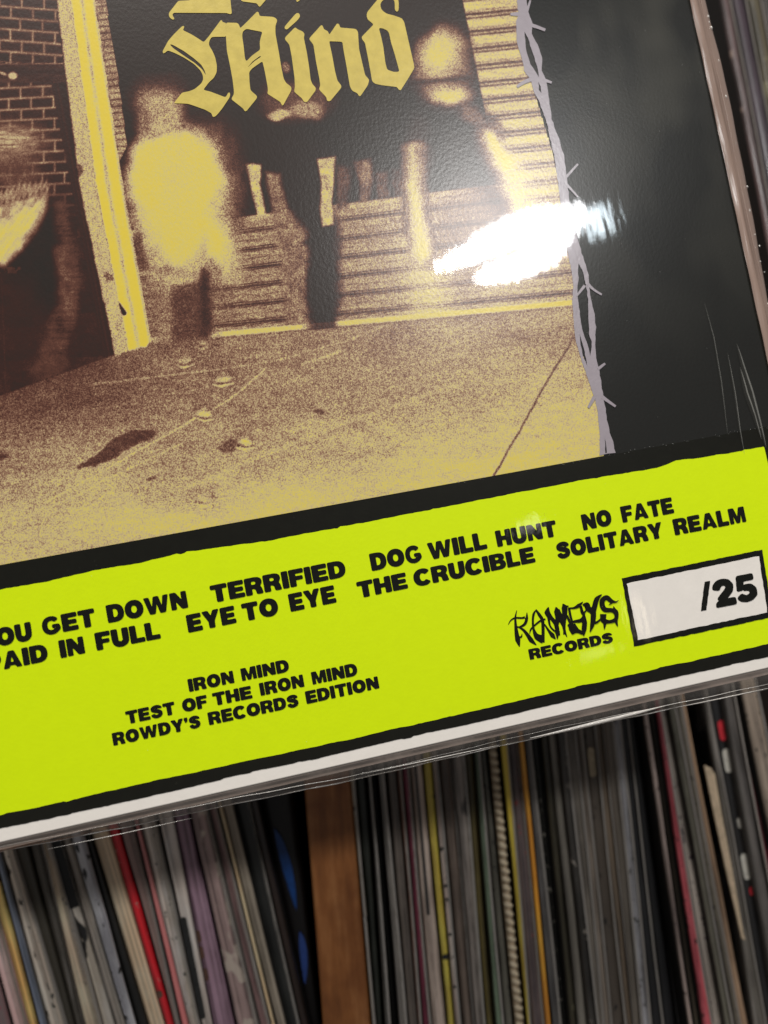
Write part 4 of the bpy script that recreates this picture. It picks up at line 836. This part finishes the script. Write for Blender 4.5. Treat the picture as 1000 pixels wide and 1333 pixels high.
# cream inner sleeve sticking out of the dark gap
p_ = [(917, 996), (926, 1000), (931, 1008), (940, 1060), (955, 1140), (968, 1215), (971, 1224), (966, 1222), (945, 1130), (930, 1060)]
Yc = YS-.0008; V = []; n = len(p_)
for yy in (Yc, Yc+.0008): V += [(at(x, y, Yc)[0], yy, at(x, y, Yc)[1]) for x, y in p_]
Fc = [tuple(range(n))[::-1], tuple(range(n, 2*n))]+[(i, (i+1) % n, (i+1) % n+n, i+n) for i in range(n)]
o = mesh_obj('paper_sleeve', V, Fc, flatm('cream_paper', (206, 184, 156)), None); o['label'] = 'bent cream paper corner poking from the dark gap between records'; o['category'] = 'paper sleeve'
# wooden divider
def wood():
    m, t, b = nt('orange_brown_wood'); tc = t.nodes.new('ShaderNodeTexCoord').outputs['Object']
    n = noise(t, mapping(t, tc, (1, 1, .12)), 160, 5, .65); n2 = noise(t, tc, 42, 3, .6)
    c = ramp(t, n.outputs[0], [(.3, c4((116, 70, 36))), (.5, c4((156, 98, 52))), (.72, c4((190, 132, 82)))])
    c = mixc(t, math_(t, 'MULTIPLY', ramp(t, n2.outputs[0], [(.35, (1, 1, 1, 1)), (.55, (0, 0, 0, 1))]), .5), c, c4((104, 56, 26)))
    t.links.new(c, b.inputs['Base Color']); b.inputs['Roughness'].default_value = .38
    bp = t.nodes.new('ShaderNodeBump'); bp.inputs['Distance'].default_value = .0005; bp.inputs['Strength'].default_value = .4; t.links.new(n.outputs[0], bp.inputs['Height']); t.links.new(bp.outputs[0], b.inputs['Normal']); return m
MW = wood()
shelf = empty('record_shelf', (0, YS, ZB), 'orange brown wooden shelf unit with an upright divider between two bays of records', 'shelf')
Yd = YS+.002; a = np.array(at(427.5, 1022, Yd)); b2 = np.array(at(452, 1333, Yd)); d = (a-b2)/np.linalg.norm(a-b2); foot = b2+d*((ZB-b2[1])/d[1]); L = (.0515-ZB)/d[1]
hw = (at(457, 1021, Yd)[0]-at(396, 1034, Yd)[0])/2
v, f = box(-hw, hw, 0, .27, 0, L); dv = mesh_obj('divider', v, f, MW, shelf); dv.location = (foot[0], .002, 0); dv.rotation_euler = (0, math.atan2(d[0], d[1]), 0)
bv = dv.modifiers.new('b', 'BEVEL'); bv.width = .0012; bv.segments = 3
v, f = box(-.62, .5, -.004, .30, -.018, -.0002); mesh_obj('shelf_board', v, f, MW, shelf)
v, f = box(-.62, .5, -.004, .29, .0525-ZB, .071-ZB); mesh_obj('shelf_board', v, f, MW, shelf)
v, f = box(-.62, .5, .29, .30, 0, .66); mesh_obj('back_panel', v, f, flatm('dark_back_panel', (24, 18, 15)), shelf)
# blue objects in the dark gap left of the divider: one leaning sleeve with two blue shapes
bl_ = flatm('dark_sleeve', (18, 14, 14)); MB_ = flatm('blue_print', (18, 66, 132)); MB2 = flatm('pale_blue_print', (44, 72, 140))
rec = record(352, 392, 403, 420, 1110, 1333, bl_, 'black record spine with two blue leaf shapes in the shadow beside the divider', .014)
for (x0, y0), (x1, y1), hw_, mt in (((357, 1078), (386, 1186), 9, MB_), ((390, 1212), (397, 1282), 7, MB2)):
    P = []
    for k in range(21):
        q = k/10 if k <= 10 else (20-k)/10; sd = 1 if k <= 10 else -.35
        ww = hw_*math.sin(math.pi*q**.8)**.8 if 0 < q < 1 else 0
        P.append((x0+(x1-x0)*q+sd*ww, y0+(y1-y0)*q-sd*ww*.2))
    Yr = rec[0].location.y-.0009; V = [(*(at(*p, Yr)[:1]), Yr, at(*p, Yr)[1]) for p in P]
    o = mesh_obj('blue_shape', V, [tuple(range(len(V)))], mt, rec[0]); o.matrix_parent_inverse = (Matrix.Translation(rec[0].location)@rec[0].rotation_euler.to_matrix().to_4x4()).inverted()

# three dark sleeves standing close behind the album's right edge
for (tl, tr, bl, br, Y, c1, c2, mk, lab) in (
    (938, 951, 1015, 1028, .088, (84, 70, 72), (44, 40, 42), ((130, 112, 104), 300, .66, .5), 'dark sleeve edge in wrinkled plastic directly beside the brownish flap, upper right'),
    (953, 972, 1030, 1048, .088, (44, 30, 42), (22, 24, 30), None, 'near black sleeve edge with a purple tint, upper right of the photo'),
    (974, 990, 1050, 1066, .088, (84, 80, 66), (50, 48, 42), ((120, 114, 90), 260, .62, .5), 'olive grey edge of a sleeve, second from the top right corner'),
    (992, 1010, 1066, 1085, .088, (52, 46, 42), (30, 28, 26), None, 'dark brown sleeve edge in the top right corner')):
    rr_ = record(tl, tr, bl, br, 0, 400, spine_mat(c1, c2, .6, 700, mk, .2, tl), lab, 0, ztop=.386, zb=.0715, plastic=1, Y=Y, group='sleeves on the upper shelf behind the album', name='record_sleeve')
